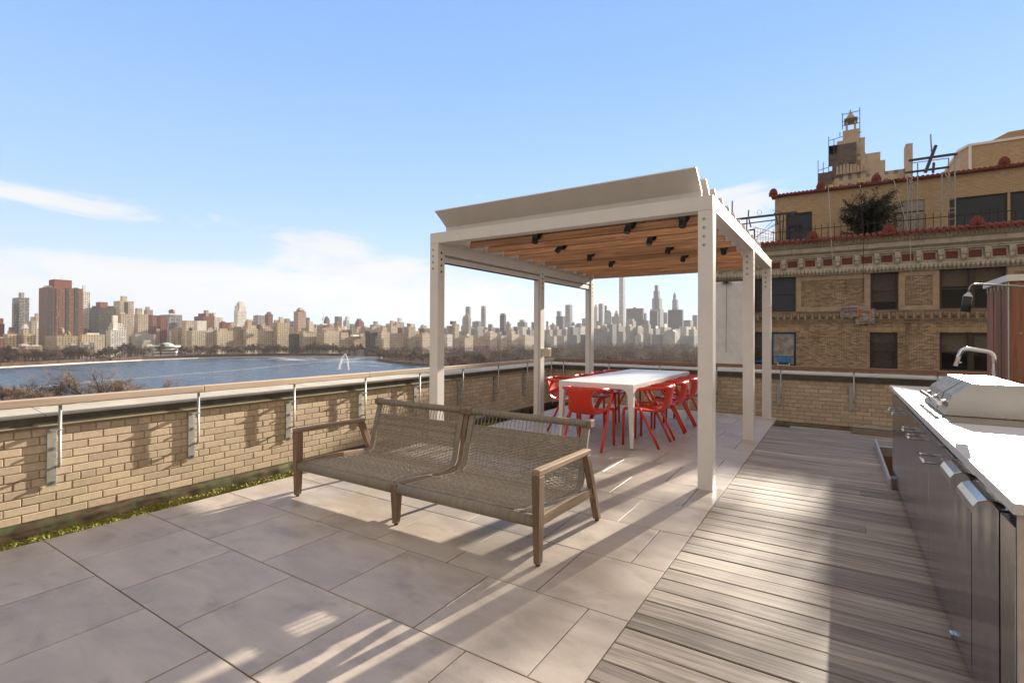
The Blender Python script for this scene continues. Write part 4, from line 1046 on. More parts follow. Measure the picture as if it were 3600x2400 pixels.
pk = thing('leaning_beam', (4.2, 33.4, 8), 'dark beam leaning steeply against the top of the penthouse scaffold', 'beam'); plank(pk, (1610, 550), (1690, 345), 33.2, .2, .2, 'beam'); plank(pk, (1668, 548), (1675, 478), 33.3, .16, .25, 'block')
an = tag(MB().tube([px(1658, 400, 36), px(1650, 262, 36)], .035, 6).build('antenna_mast', M['scaf']), 'thin mast standing on the roof above the penthouse scaffold', 'mast')
# outriggers, mesh fence and wires left of the penthouse
og = thing('outrigger_frame', (-4, 33.5, 7), 'dark steel outrigger beams with wires at the left end of the penthouse terrace', 'outrigger')
plank(og, (150, 905), (640, 848), 33.3, .12, .20, 'beam'); plank(og, (225, 938), (480, 905), 33.4, .09, .10, 'beam'); plank(og, (268, 985), (330, 975), 33.4, .1, .14, 'beam'); plank(og, (600, 875), (640, 845), 33.3, .2, .2, 'beam')
tubes(og, 'strut', [(160, 762, 158, 870), (283, 830, 280, 880), (270, 900, 266, 990), (285, 900, 300, 960), (325, 975, 325, 1070), (515, 850, 522, 1080), (478, 850, 505, 940), (545, 870, 535, 1080)], 33.4, .035, 'dark_steel')
tubes(og, 'wire', [(335, 1035, 640, 850), (345, 1030, 475, 900), (370, 1010, 500, 920), (430, 965, 640, 870), (330, 960, 480, 1000), (330, 1030, 520, 1060), (640, 850, 780, 870), (460, 830, 540, 850)], 33.3, .011, 'iron')
rg = [px(363+17*cos(t), 848+17*sin(t), 33.3) for t in [i*2*pi/18 for i in range(19)]]; MB().tube(rg, .010, 5).build('wire_loop', M['iron'], og)
mf = thing('mesh_fence', (-4.2, 33, 6.6), 'thin wire mesh fence at the left corner above the tiled eaves', 'fence')
tubes(mf, 'wire', [(330+i*20, 955+i*6, 330+i*20, 1105) for i in range(9)] + [(318, 960+j*28, 490, 1000+j*22) for j in range(5)], 32.8, .008, 'iron')
# hanging ropes
for i, (pts, lab) in enumerate((([(882, 652, 35.2), (900, 975, 32.3), (903, 1060, 31.0), (936, 1500, 31.0)], 'pale rope hanging down the neighbouring facade left of the evergreen'),
                  ([(1118, 615, 35.2), (1138, 880, 32.3), (1146, 1050, 31.0), (1141, 1500, 31.0)], 'dark rope hanging down the neighbouring facade in front of the evergreen'),
                  ([(1368, 588, 35.2), (1490, 1000, 32.3), (1496, 1060, 31.0), (1510, 1500, 31.0)], 'pale rope slanting right of the evergreen then hanging down the facade'))):
    r_ = MB().tube([px(*p) for p in pts], .017 if i != 1 else .014, 6).build('suspension_rope', M['rope'] if i != 1 else M['iron']); tag(r_, lab, 'rope', 'ropes hanging down the neighbouring facade')
    hk = MB(); c = px(pts[0][0], pts[0][1], 35.2); hk.box(c.x-.02, c.x+.22, 35.1, 35.35, c.z-.10, c.z+.06); hk.build('rope_hook', mottled('brass_hook', (.42, .29, .12), (.55, .4, .2), 6, .4, .3), r_)
tag(MB().tube([px(115, 1300, 31.5), px(118, 1340, 31.5), px(112, 1900, 31.5)], .012, 5).build('suspension_rope', M['iron']), 'dark rope hanging in front of the white tarpaulin', 'rope', 'ropes hanging down the neighbouring facade')
# ------------------------------------------------------------------ rooftop block behind the penthouse
rb = thing('rooftop_block', (9, 42, 9), 'yellow brick rooftop block with white edge trim at the top right corner', 'rooftop block')
MB().prism([(6.30, 40.9), (6.60, 40.02), (16, 40.02), (16, 50), (6.30, 50)], 'z', 9.5, 12.62).build('wall', M['nb_yellow'], rb)
MB().prism([(6.16, 40.85), (6.50, 39.95), (16, 39.95), (16, 50), (6.16, 50)], 'z', 12.6205, 12.76).build('edge_trim', M['table'], rb)
MB().prism([(7.4, 12.7605), (8.4, 13.25), (16, 13.3), (16, 12.7605)], 'y', 40.4, 49).build('roof', mottled('tan_roofing', (.33, .22, .12), (.42, .3, .17), 2, .9), rb)
sbox('corner_pipe', M['table'], rb, 6.56, 6.68, 39.93, 40.015, 10.0, 12.61)
# ------------------------------------------------------------------ twin tower crown under scaffold, two blocks away
YT = 190
tw = thing('stone_tower', (6, YT, -42), 'stepped stone tower with lantern and spire wrapped in scaffolding above the penthouse roof', 'tower')
def stripes(name, c1, c2, wu, f=.5):
    m, k, b = mat(name, c1, .85); v = k.obj(); x, y, z = k.sep(v)
    s = k.m('GREATER_THAN', k.m('FRACT', k.m('DIVIDE', x, wu)), f); n = k.noise(v, .25, 4)
    c = k.mix(k.m('MULTIPLY', s, k.sm(k.m('FRACT', k.m('DIVIDE', z, 7.0)), .12, .2)), c1, c2); k.put(b.inputs['Base Color'], k.mix(k.sm(n, .3, .7, 0, .3), c, (.13, .10, .075))); return m
ST = stripes('tower_stone', (.50, .41, .31), (.24, .185, .14), 2.3, .55)
SS = mottled('plain_tower_stone', (.43, .35, .265), (.53, .435, .335), .3, .85)
NET = mottled('scaffold_netting', (.085, .066, .052), (.15, .118, .092), .8, .9)
def blk(name, mtl, x0, x1, y0, y1, z0, z1, par=tw): return MB().box(x0, x1, y0, y1, z0, z1).build(name, mtl, par)
blk('base_block', ST, -1.5, 17.4, YT, YT+22, -42, 51.2); blk('shoulder', SS, 7.3, 11, YT+1, YT+14, 51.2, 57.7); blk('shoulder', SS, 11.001, 12.2, YT+1, YT+14, 51.2, 55); blk('shaft', ST, -.2, 7.25, YT+.5, YT+9, 51.2, 58)
blk('shaft', SS, -.2, 7.1, YT+1, YT+8.5, 58.001, 63); blk('shaft', SS, 1.35, 5.65, YT+2, YT+7, 63.001, 66.4); blk('chimney', SS, 16.85, 18.5, YT-2, YT+3, -42, 57.9)
blk('netting', NET, -5.3, -1.52, YT-1, YT+12, -42, 53.2); blk('netting', NET, -2.4, 4.9, YT-.4, YT+.45, 55.2, 61.5); blk('netting', NET, -2.4, -.22, YT-.4, YT+9, 58.8, 61.6); blk('netting', NET, -2.4, -.3, YT-.35, YT+2, 51.5, 53.6)
blk('netting', NET, -1.5, 1.3, YT-.38, YT+.45, 51.25, 55.15)
for i in range(9): MB().tube([(-.1+i*.9, YT-.45, 52), (-.1+i*.9, YT-.45, 54.6+.6*sin(i*.7))], [.40, .28], 4, smooth=False).build('fin', SS, tw)
for x in (2.15, 4.35):
    for y in (YT+2.4, YT+5.0): blk('lantern_pier', SS, x, x+.55, y, y+.55, 66.401, 69.3)
blk('lantern_roof', NET, 1.75, 5.25, YT+2.0, YT+6.0, 69.301, 70.2)
for (w_, a, b) in ((1.5, 70.201, 70.9), (1.05, 70.901, 71.7), (.62, 71.701, 72.5), (.28, 72.501, 73.4)): blk('spire', SS, 3.42-w_*.75, 3.42+w_*.75, YT+4-w_*.75, YT+4+w_*.75, a, b)
SCP = [(-5.3, 46, -5.3, 57.5), (-3.9, 50, -3.9, 56.5), (-2.4, 53, -2.4, 64.5), (-1.0, 58, -1.0, 63.6), (1.25, 66, 1.25, 71.2), (5.75, 65, 5.75, 72.0), (-2.4, 63.2, 1.3, 63.8), (-2.4, 56.9, 0, 57.0), (-5.3, 54.2, -2.4, 54.8), (1.25, 68.5, 5.75, 68.6), (1.25, 70.7, 5.75, 70.9), (1.25, 67.2, 5.75, 67.2), (5.75, 61, 5.75, 65.5), (5.2, 64.2, 6.2, 64.2), (.6, 63.9, .6, 65.3)]
for a, b, c, d2 in SCP: MB().tube([(a, YT-.6, b), (c, YT-.6, d2)], .11, 5, smooth=False).build('scaffold_pole', NET, tw)
# ================================================================== park, reservoir
ZG = -42.0
gm, k, bb = mat('park_ground', (.10, .08, .05), 1.0, 0, 0); v = k.obj()
k.put(bb.inputs['Base Color'], k.mix(k.sm(k.noise(v, .02, 6, .6), .35, .65), (.045, .032, .021), (.07, .055, .036)))
tag(MB().box(-4600, 3000, -1500, 4600, ZG-1.5, ZG-.06).build('park_ground', gm), kind='structure')
shore = [(-420, 1314), (-150, 1301), (0, 1293), (150, 1285.5), (300, 1277), (500, 1267), (700, 1259.5), (850, 1256), (1000, 1254.5), (1120, 1254), (1240, 1255), (1330, 1257)]
pen = [(1345, 1261), (1330, 1266), (1352, 1272), (1400, 1278), (1470, 1283.5), (1560, 1288), (1700, 1294), (1850, 1300)]
near = [(1900, 1330), (1500, 1420), (900, 1480), (300, 1530), (-300, 1560), (-600, 1500), (-520, 1330)]
P = [onz(x, y, ZG) for x, y in shore+pen+near]
wm, k, bb = mat('reservoir_water', (.012, .028, .050), .22, 0, .5); v = k.obj()
r1 = k.noise(k.mapv(v, (.35, .35, 1)), 1.0, 4, .6); r2 = k.noise(k.mapv(v, (.012, .03, 1)), 1.0, 5, .6, .4)
k.put(bb.inputs['Roughness'], k.lin(r2, .35, .65, .20, .42)); k.put(bb.inputs['Base Color'], k.mix(k.sm(r2, .35, .7), (.014, .028, .046), (.045, .068, .095)))
bu = k.node('ShaderNodeBump'); k.l.new(r1, bu.inputs['Height']); bu.inputs['Strength'].default_value = .6; bu.inputs['Distance'].default_value = .6; k.put(bb.inputs['Normal'], bu.outputs[0])
m = MB(); m.add([tuple(p) for p in P], [tuple(range(len(P)))]); wo_ = m.build('reservoir_water', wm)
bmx = bmesh.new(); bmx.from_mesh(wo_.data); bmesh.ops.triangulate(bmx, faces=bmx.faces); bmx.normal_update()
for f in bmx.faces:
    if f.normal.z < 0: f.normal_flip()
bmx.to_mesh(wo_.data); bmx.free(); tag(wo_, kind='structure')
# thin ice along the far end
im, k, bb = mat('thin_ice', (.50, .54, .58), .45); v = k.obj()
ia = k.noise(k.mapv(v, (.010, .03, 1)), 1.0, 6, .65, .5); bb.inputs['Alpha'].default_value = 1
k.put(bb.inputs['Alpha'], k.sm(ia, .45, .62, 0, .75))
ice = [onz(x, y, ZG+.08) for x, y in ((760, 1261), (900, 1257.5), (1050, 1256), (1150, 1255.5), (1250, 1256.5), (1325, 1259), (1318, 1266), (1345, 1274), (1420, 1281), (1380, 1290), (1240, 1283), (1180, 1272), (1000, 1266), (850, 1264))]
tag(MB().add([tuple(p) for p in ice], [tuple(range(len(ice)))]).build('thin_ice', im), kind='structure')
def ribbon(pts, h0, h1, wd, name, mtl, label, cat, hw=None):
    m = MB(); rings = []
    q_ = [onz(x, y, ZG) for x, y in pts]; q_ = [Vector(a) for a in q_]
    dense = []
    for a, b in zip(q_[:-1], q_[1:]):
        for t in range(6): dense.append(a.lerp(b, t/6))
    dense.append(q_[-1])
    for i, p in enumerate(dense):
        out_ = Vector((p.x, p.y, 0)).normalized(); j = random.uniform(-.12, .12)
        rings.append([p+Vector((0, 0, h0)), p+Vector((0, 0, h1+j)), p+out_*wd+Vector((0, 0, h1+j)), p+out_*wd+Vector((0, 0, h0))])
    m.loft(rings, True, True); o = m.build(name, mtl); tag(o, label, cat); return o
ribbon(shore, -.3, 1.4, 3, 'shore_wall', mottled('pale_shore_stone', (.55, .52, .47), (.7, .67, .6), .5, .8), 'pale stone rim along the far shore of the reservoir', 'shore wall')
o = ribbon([(x, y-2.0) for x, y in shore], -.3, 5.2, 16, 'shore_bank', mottled('red_brown_bank', (.075, .036, .022), (.12, .062, .038), .12, .95), 'red brown planted bank behind the far reservoir rim', 'bank')
ribbon(pen, -.3, 3.6, 6, 'peninsula_wall', mottled('dark_bank_stone', (.075, .06, .045), (.13, .105, .08), .3, .95), 'dark stone embankment round the wooded point at the right of the reservoir', 'shore wall')
# floating line
m = MB(); fl = [(20, 1373), (180, 1354), (330, 1340), (520, 1326), (700, 1311), (860, 1298), (1000, 1283), (1100, 1273), (1200, 1265), (1290, 1260)]
q_ = [Vector(onz(x, y, ZG+.25)) for x, y in fl]; pts = []
for a, b in zip(q_[:-1], q_[1:]): pts += [a.lerp(b, t/40) for t in range(40)]
for p in pts: m.cyl(p+Vector((random.uniform(-.5, .5), random.uniform(-.5, .5), -.3)), random.uniform(.15, .5), random.uniform(.25, .5), 5)
m.tube(pts[::5], .08, 4)
tag(m.build('float_line', mottled('pale_floats', (.42, .37, .31), (.6, .54, .46), .4, .8)), 'long line of pale floats lying across the reservoir', 'float line')
# fountain
fn = thing('fountain', onz(1205, 1300, ZG), 'white fountain jet rising in an arch from the reservoir', 'fountain')
fm, k, bb = mat('fountain_spray', (.92, .94, .96), .9); v = k.obj(); k.put(bb.inputs['Alpha'], .85)
def jet(foot, apex, name, tight):
    m = MB(); random.seed(5); D_ = (onz(1205, 1300, ZG)).dot(FF)
    for i in range(520):
        t = random.random(); x = foot[0]+(apex[0]-foot[0])*t; y = foot[1]-(foot[1]-apex[1])*(1-(1-t)**2)
        s_ = (1.0+5.0*(1-t))*tight; x += random.gauss(0, s_*.55); y += random.gauss(0, 1.0)
        c = atd(x, y, D_+random.uniform(-2.5, 2.5)); r_ = random.uniform(.10, .30)
        m.tube([c-Vector((0, 0, r_*2.4)), c, c+Vector((0, 0, r_*2.4))], [.02, r_, .02], 5)
    m.build(name, fm, fn)
jet((1192, 1300), (1215, 1246), 'falling_spray', 1.0); jet((1226, 1300), (1215, 1246), 'main_jet', .42)
# gatehouse at the far end
gh = thing('gatehouse', onz(1268, 1256, ZG), 'small grey green stone gatehouse at the far right end of the reservoir', 'gatehouse')
gmt = mottled('gatehouse_stone', (.20, .20, .17), (.27, .27, .23), .4, .9)
c = onz(1268, 1255.5, ZG); D_ = c.dot(FF)+25; cx = atd(1268, 1256, D_)
MB().box(cx.x-12, cx.x+12, cx.y-9, cx.y+9, ZG, ZG+10).build('wall', gmt, gh); MB().box(cx.x-13.5, cx.x+13.5, cx.y-10.5, cx.y+10.5, ZG+10.01, ZG+11).build('roof', mottled('gatehouse_roof', (.15, .18, .15), (.2, .23, .19), .4, .8), gh)
for sx in (-11, 11): MB().box(cx.x+sx-2.5, cx.x+sx+2.5, cx.y-11.5, cx.y-4, ZG, ZG+13.5).build('turret', gmt, gh)
for i in range(4): MB().box(cx.x+12.001, cx.x+12.15, cx.y-7+i*4, cx.y-5.4+i*4, ZG+4, ZG+8).build('window', M['dark_room'], gh)

# ================================================================== bare trees
def bare_tree(seed, H, spread, depth, tw, tl, ntw, name):
    """trunk and limbs + fine twigs; returns (wood mesh builder, twig mesh builder) standing at the origin"""
    rnd = random.Random(seed); wd = MB(); tg = MB()
    def rv(s_): return Vector((rnd.gauss(0, s_), rnd.gauss(0, s_), rnd.gauss(0, s_)))
    def grow(p, d_, L, r, lev):
        segs = 3; pts = [p]; dd_ = d_.copy()
        for i in range(segs):
            dd_ = (dd_ + rv(.13) + Vector((0, 0, .10 if lev else .02))).normalized(); pts.append(pts[-1]+dd_*(L/segs))
        wd.tube(pts, [r*(1-.55*i/segs) for i in range(segs+1)], 5 if lev < 2 else 3, caps=False, smooth=True)
        if lev >= depth:
            for _ in range(ntw):
                a = pts[rnd.randrange(1, len(pts))] + rv(.1*L); e = (dd_+rv(.55)+Vector((0, 0, .15))).normalized()
                b = a + e*tl*rnd.uniform(.5, 1.3); s_ = e.orthogonal().normalized()*tw
                mid = a.lerp(b, .5)+rv(tl*.08)
                tg.add([a-s_, a+s_, mid+s_*.7, mid-s_*.7, b], [(0, 1, 2, 3), (3, 2, 4)])
            return
        nb_ = rnd.choice((3, 4, 4, 5)) if lev == 0 else rnd.choice((3, 3, 4))
        for i in range(nb_):
            base = pts[-1] if i < 2 or lev == 0 and i < 3 else pts[rnd.choice((1, 2))]
            sp = rnd.uniform(.45, .95)*spread
            a = rnd.uniform(0, 2*pi); o_ = dd_.orthogonal().normalized(); o2 = dd_.cross(o_)
            nd = (dd_ + (o_*cos(a)+o2*sin(a))*sp).normalized()
            grow(base, nd, L*rnd.uniform(.60, .82), r*rnd.uniform(.45, .62), lev+1)
    grow(Vector((0, 0, -.3)), Vector((0, 0, 1)), H*.27, H*.020, 0)
    return wd, tg
barkm = mottled('bark', (.032, .023, .017), (.055, .040, .029), 1.2, .95)
def twigmat(name, a, b):
    m, k, bb = mat(name, a, 1.0, 0, 0); oi = k.node('ShaderNodeObjectInfo').outputs['Random']
    k.put(bb.inputs['Base Color'], k.mix(k.m('ADD', k.m('MULTIPLY', oi, .65), k.m('MULTIPLY', k.isl(), .35)), a, b)); return m
tw1 = twigmat('twigs', (.095, .065, .047), (.175, .12, .085)); tw2 = twigmat('twigs_near', (.115, .079, .051), (.18, .127, .083))
def tree_proto(seed, H, spread, depth, tw_, tl, ntw, twm, tname='bare_tree'):
    wd, tg = bare_tree(seed, H, spread, depth, tw_, tl, ntw, tname)
    t = thing(tname, (0, 0, 0), '', 'tree'); wd.build('trunk', barkm, t); tg.build('crown', twm, t); HH[t.name] = max(v_[2] for v_ in tg.v); return t
def put_tree(proto, used, loc, sc, label, group):
    t = proto if proto.name not in used else dup(proto)
    used.add(proto.name); t.location = loc; t.rotation_euler = (0, 0, random.uniform(0, 6.28)); t.scale = (sc, sc, sc*random.uniform(.92, 1.12)); t['label'] = label
    if group: t['group'] = group
    return t
random.seed(21); HH = {}
far = [tree_proto(100+i, 15, .95, 3, .060, 1.7, 15, tw1) for i in range(5)]; used = set()
# row between the far shore and the avenue
def along(pts, n, dmin, dmax, hmin, hmax, label, group, protos, jitter=6):
    q_ = pts
    for i in range(n):
        t = (i+random.random())/n*(len(q_)-1); j = min(int(t), len(q_)-2); f = t-j
        x = q_[j][0]+(q_[j+1][0]-q_[j][0])*f
        if 530 < x < 640 and random.random() < .75: continue
        y = q_[j][1]+(q_[j+1][1]-q_[j][1])*f
        p = Vector(onz(x, y, ZG)); out_ = Vector((p.x, p.y, 0)).normalized(); p += out_*random.uniform(dmin, dmax)
        put_tree((pr_ := random.choice(protos)), used, (p.x, p.y, ZG), random.uniform(hmin, hmax)/HH[pr_.name], label, group)
along([s_ for s_ in shore if s_[0] > -160], 180, 12, 60, 17, 27, 'bare brown tree in the row behind the far reservoir shore', 'trees behind the far reservoir shore', far)
along(pen[:-1], 60, 5, 75, 13, 19, 'bare tree on the wooded point at the right of the reservoir', 'trees on the wooded point', far)
# wood seen under the pergola: individual near ones, the rest as one mass
def scatter(n, x0, x1, d0, d1, hmin, hmax, label, group):
    for i in range(n):
        x = random.uniform(x0, x1); D_ = d0+(d1-d0)*random.random()**1.3; p = atd(x, 1200, D_)
        pr_ = random.choice(far); put_tree(pr_, used, (p.x, p.y, ZG), random.uniform(hmin, hmax)/HH[pr_.name], label, group)
scatter(80, 1560, 2560, 330, 640, 14, 21, 'bare tree in the park wood beyond the back parapet', 'trees of the park wood beyond the parapet')
m = MB(); rnd = random.Random(9)
wdm = MB()
for i in range(2300):
    x = rnd.uniform(1290, 2640); D_ = rnd.uniform(480, 2300); 
    if x < 1600 and D_ < 900: D_ += 450
    p = atd(x, 1200, D_); p.z = ZG; H = rnd.uniform(12, 20); R_ = H*.42
    wdm.tube([p, p+Vector((0, 0, H*.55))], [.35, .15], 3, caps=False)
    for j in range(80):
        d_ = Vector((rnd.gauss(0, 1), rnd.gauss(0, 1), rnd.gauss(0, 1))).normalized()*R_*rnd.uniform(.35, 1.0)**.6
        a = p+Vector((0, 0, H*.60)) + Vector((d_.x, d_.y, d_.z*.85)); e = (Vector((d_.x, d_.y, abs(d_.z)*.6+R_*.3)).normalized()+Vector((rnd.gauss(0, .4), rnd.gauss(0, .4), rnd.gauss(0, .4)))).normalized()
        L = rnd.uniform(1.2, 2.6); s_ = e.orthogonal().normalized()*rnd.uniform(.13, .22)
        m.add([a-s_, a+s_, a+e*L], [(0, 1, 2)])
wmat, k, bb = mat('distant_twigs', (.10, .07, .05), 1.0, 0, 0); k.put(bb.inputs['Base Color'], k.mix(k.sm(k.noise(k.obj(), .012, 4), .35, .65), (.062, .041, .028), (.125, .082, .053)))
for f_, s_ in zip(wdm.f, wdm.sm): m.face([i+len(m.v) for i in f_], s_)
m.v += wdm.v
tag(m.build('distant_wood', wmat), kind='stuff')
# near treetops over the left rail
nearp = [tree_proto(301, 26, .80, 4, .034, 1.6, 18, tw2), tree_proto(302, 22, 1.0, 4, .034, 1.6, 17, tw2)]; u2 = set()
for (x, y, D_, lab) in ((372, 1292, 215, 'tall bare tree with spreading forked branches, tallest above the left guard rail'), (200, 1338, 225, 'bare rounded tree left of the tallest one above the left guard rail'),
                  (45, 1352, 235, 'bare tree at the far left edge above the guard rail'), (490, 1335, 220, 'low bare tree right of the tallest one above the left guard rail'), (430, 1330, 260, 'bare tree behind and right of the tallest one above the guard rail'),
                  (120, 1365, 200, 'low bare treetop between the left edge and the rounded tree'), (-60, 1345, 230, 'bare tree cut by the left picture edge'), (280, 1352, 205, 'low bare treetop just left of the tallest tree, touching the rail')):
    top = atd(x, y, D_); H = top.z-ZG
    pr = nearp[0] if 'tall bare' in lab or random.random() < .4 else nearp[1]
    wd_o = [c for c in kids(pr) if c.name.startswith('crown')][0]; hh = max(v_.co.z for v_ in wd_o.data.vertices)
    t = put_tree(pr, u2, (top.x, top.y, ZG), 1, lab, None); sc = H/hh; t.scale = (sc*1.7, sc*1.7, sc*1.08)
# one dark conifer in the shore row
cf = thing('conifer', onz(927, 1250, ZG), 'dark green conifer among the bare trees on the far shore', 'tree'); m = MB(); rnd = random.Random(4); c = Vector(onz(927, 1251.5, ZG))
for i in range(900):
    h_ = rnd.random(); r_ = (1-h_)*5.2*rnd.uniform(.5, 1); a = rnd.uniform(0, 6.28); p = c+Vector((r_*cos(a), r_*sin(a), 1+h_*15)); e = Vector((cos(a), sin(a), -.2)); s_ = e.cross(ZZ).normalized()*.5
    m.add([p-s_, p+s_, p+e*1.5], [(0, 1, 2)])
m.build('crown', mat('conifer_green', (.025, .032, .018), .9)[0], cf); MB().tube([c, c+Vector((0, 0, 14))], [.3, .1], 5).build('trunk', barkm, cf)
# ================================================================== skyline
FC = {}
def facade(wall, wu=2.6, wz=3.2, fu=(.25, .75), fz=(.28, .72), glass=(.045, .05, .06), style='grid', lite=.15):
    key = (wall, wu, wz, fu, fz, glass, style, lite)
    if key in FC: return FC[key]
    m, k, b = mat('facade', wall, .85); v = k.obj(); x, y, z = k.sep(v)
    nx_, ny_, nz_ = k.sep(k.node('ShaderNodeNewGeometry').outputs['Normal'])
    side = k.m('GREATER_THAN', k.m('ABSOLUTE', nx_), .5)
    u = k.m('ADD', k.m('ADD', k.m('MULTIPLY', x, k.m('SUBTRACT', 1., side)), k.m('MULTIPLY', y, side)), .37)
    cu, cz = k.m('DIVIDE', u, wu), k.m('DIVIDE', z, wz); fru, frz = k.m('FRACT', cu), k.m('FRACT', cz)
    def inside(f, ab): return k.m('MULTIPLY', k.m('GREATER_THAN', f, ab[0]), k.m('LESS_THAN', f, ab[1]))
    if style == 'grid': w_ = k.m('MULTIPLY', inside(fru, fu), inside(frz, fz))
    elif style == 'band': w_ = k.m('MULTIPLY', inside(frz, fz), k.m('SUBTRACT', 1, k.m('MULTIPLY', inside(k.m('FRACT', k.m('DIVIDE', cu, 4)), (.0, .12)), 1)))
    else: w_ = k.m('MULTIPLY', inside(fru, fu), k.m('GREATER_THAN', frz, .12))
    w_ = k.m('MULTIPLY', w_, k.m('LESS_THAN', k.m('ABSOLUTE', nz_), .5))
    wn = k.node('ShaderNodeTexWhiteNoise'); k.l.new(k.comb(k.m('FLOOR', cu), k.m('FLOOR', cz), side), wn.inputs[0])
    g_ = k.mix(k.m('GREATER_THAN', wn.outputs[0], 1-lite), glass, tuple(.55*c+.08 for c in wall))
    n = k.noise(v, .05, 4, .6); st = k.noise(k.mapv(v, (.3, .3, .03)), 1.0, 4)
    wc = k.mix(k.sm(n, .3, .7), tuple(c*.86 for c in wall), tuple(min(1, c*1.1) for c in wall)); wc = k.mix(k.sm(st, .5, .8, 0, .35), wc, tuple(c*.6 for c in wall))
    oi = k.node('ShaderNodeObjectInfo').outputs['Random']; f = k.lin(oi, 0, 1, .9, 1.1); wc = k.mix(1., wc, k.comb(f, f, f), 'MULTIPLY')
    roofc = k.m('GREATER_THAN', nz_, .5); wc = k.mix(roofc, wc, tuple(.5*c+.06 for c in wall))
    k.put(b.inputs['Base Color'], k.mix(w_, wc, g_)); k.put(b.inputs['Roughness'], k.lin(w_, 0, 1, .85, .35)); FC[key] = m; return m
CREAM, TAN, BEIGE, GREY, WHITE, BROWN, RED, DARK, GLS, YEL, PINK = (.58, .485, .36), (.44, .33, .225), (.52, .435, .33), (.36, .34, .315), (.76, .72, .66), (.25, .125, .08), (.25, .095, .062), (.10, .085, .072), (.12, .16, .20), (.52, .42, .27), (.44, .325, .265)
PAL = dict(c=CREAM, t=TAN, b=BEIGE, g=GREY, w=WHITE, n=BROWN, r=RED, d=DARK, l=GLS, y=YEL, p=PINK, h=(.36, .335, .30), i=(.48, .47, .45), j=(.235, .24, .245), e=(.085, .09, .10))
ST_ = {'o': dict(wu=3.9, wz=3.8, fu=(.24, .72), fz=(.26, .72), glass=(.03, .032, .036), lite=.12), 'f': dict(wu=3.3, wz=3.6, fu=(.26, .74), fz=(.28, .72), glass=(.03, .032, .036), lite=.12), 'B': dict(style='band', wz=3.1, fz=(.35, .8)), 'v': dict(style='stripe', wu=3.2, fu=(.3, .72)), 'x': dict(fu=(2, 3)), 'W': dict(wu=3.4, wz=3.4, fu=(.18, .82), fz=(.3, .75)),
       'M': dict(wu=5, wz=4.2, fu=(.15, .85), fz=(.2, .8), lite=.25), 'V': dict(style='stripe', wu=5.5, fu=(.35, .7)), 'G': dict(wu=4, wz=4, fu=(.06, .94), fz=(.12, .9), lite=.3)}
def solve(x0, x1, D, split):
    xc = x0+(x1-x0)*split; C = atd(xc, 1200, D); a, b = C.dot(R0), C.dot(F0)
    u1, u0 = (x1-1800)/CF, (x0-1800)/CF
    L = (u1*b-a)/(R0.y-u1*F0.y); W_ = (a-u0*b)/(R0.x-u0*F0.x)
    return C, max(L, 4), max(W_, 4), xc
def vol(x0, x1, yt, D, split, zb_, mtl, name, par=None, z_over=None):
    C, L, W_, xc = solve(x0, x1, D, split); zt = atd(xc, yt, D).z if z_over is None else z_over
    m = MB(); m.box(C.x-W_, C.x, C.y, C.y+L, zb_, zt)
    return m, C, L, W_, zt
def behind_shore(x):
    t = [(-200, -20), (0, 0), (335, 95), (600, 175), (800, 172), (1000, 142), (1200, 75), (1420, 0), (4000, 0)]
    for (a, b), (c, e) in zip(t[:-1], t[1:]):
        if a <= x <= c: return b+(e-b)*(x-a)/(c-a)
    return 0
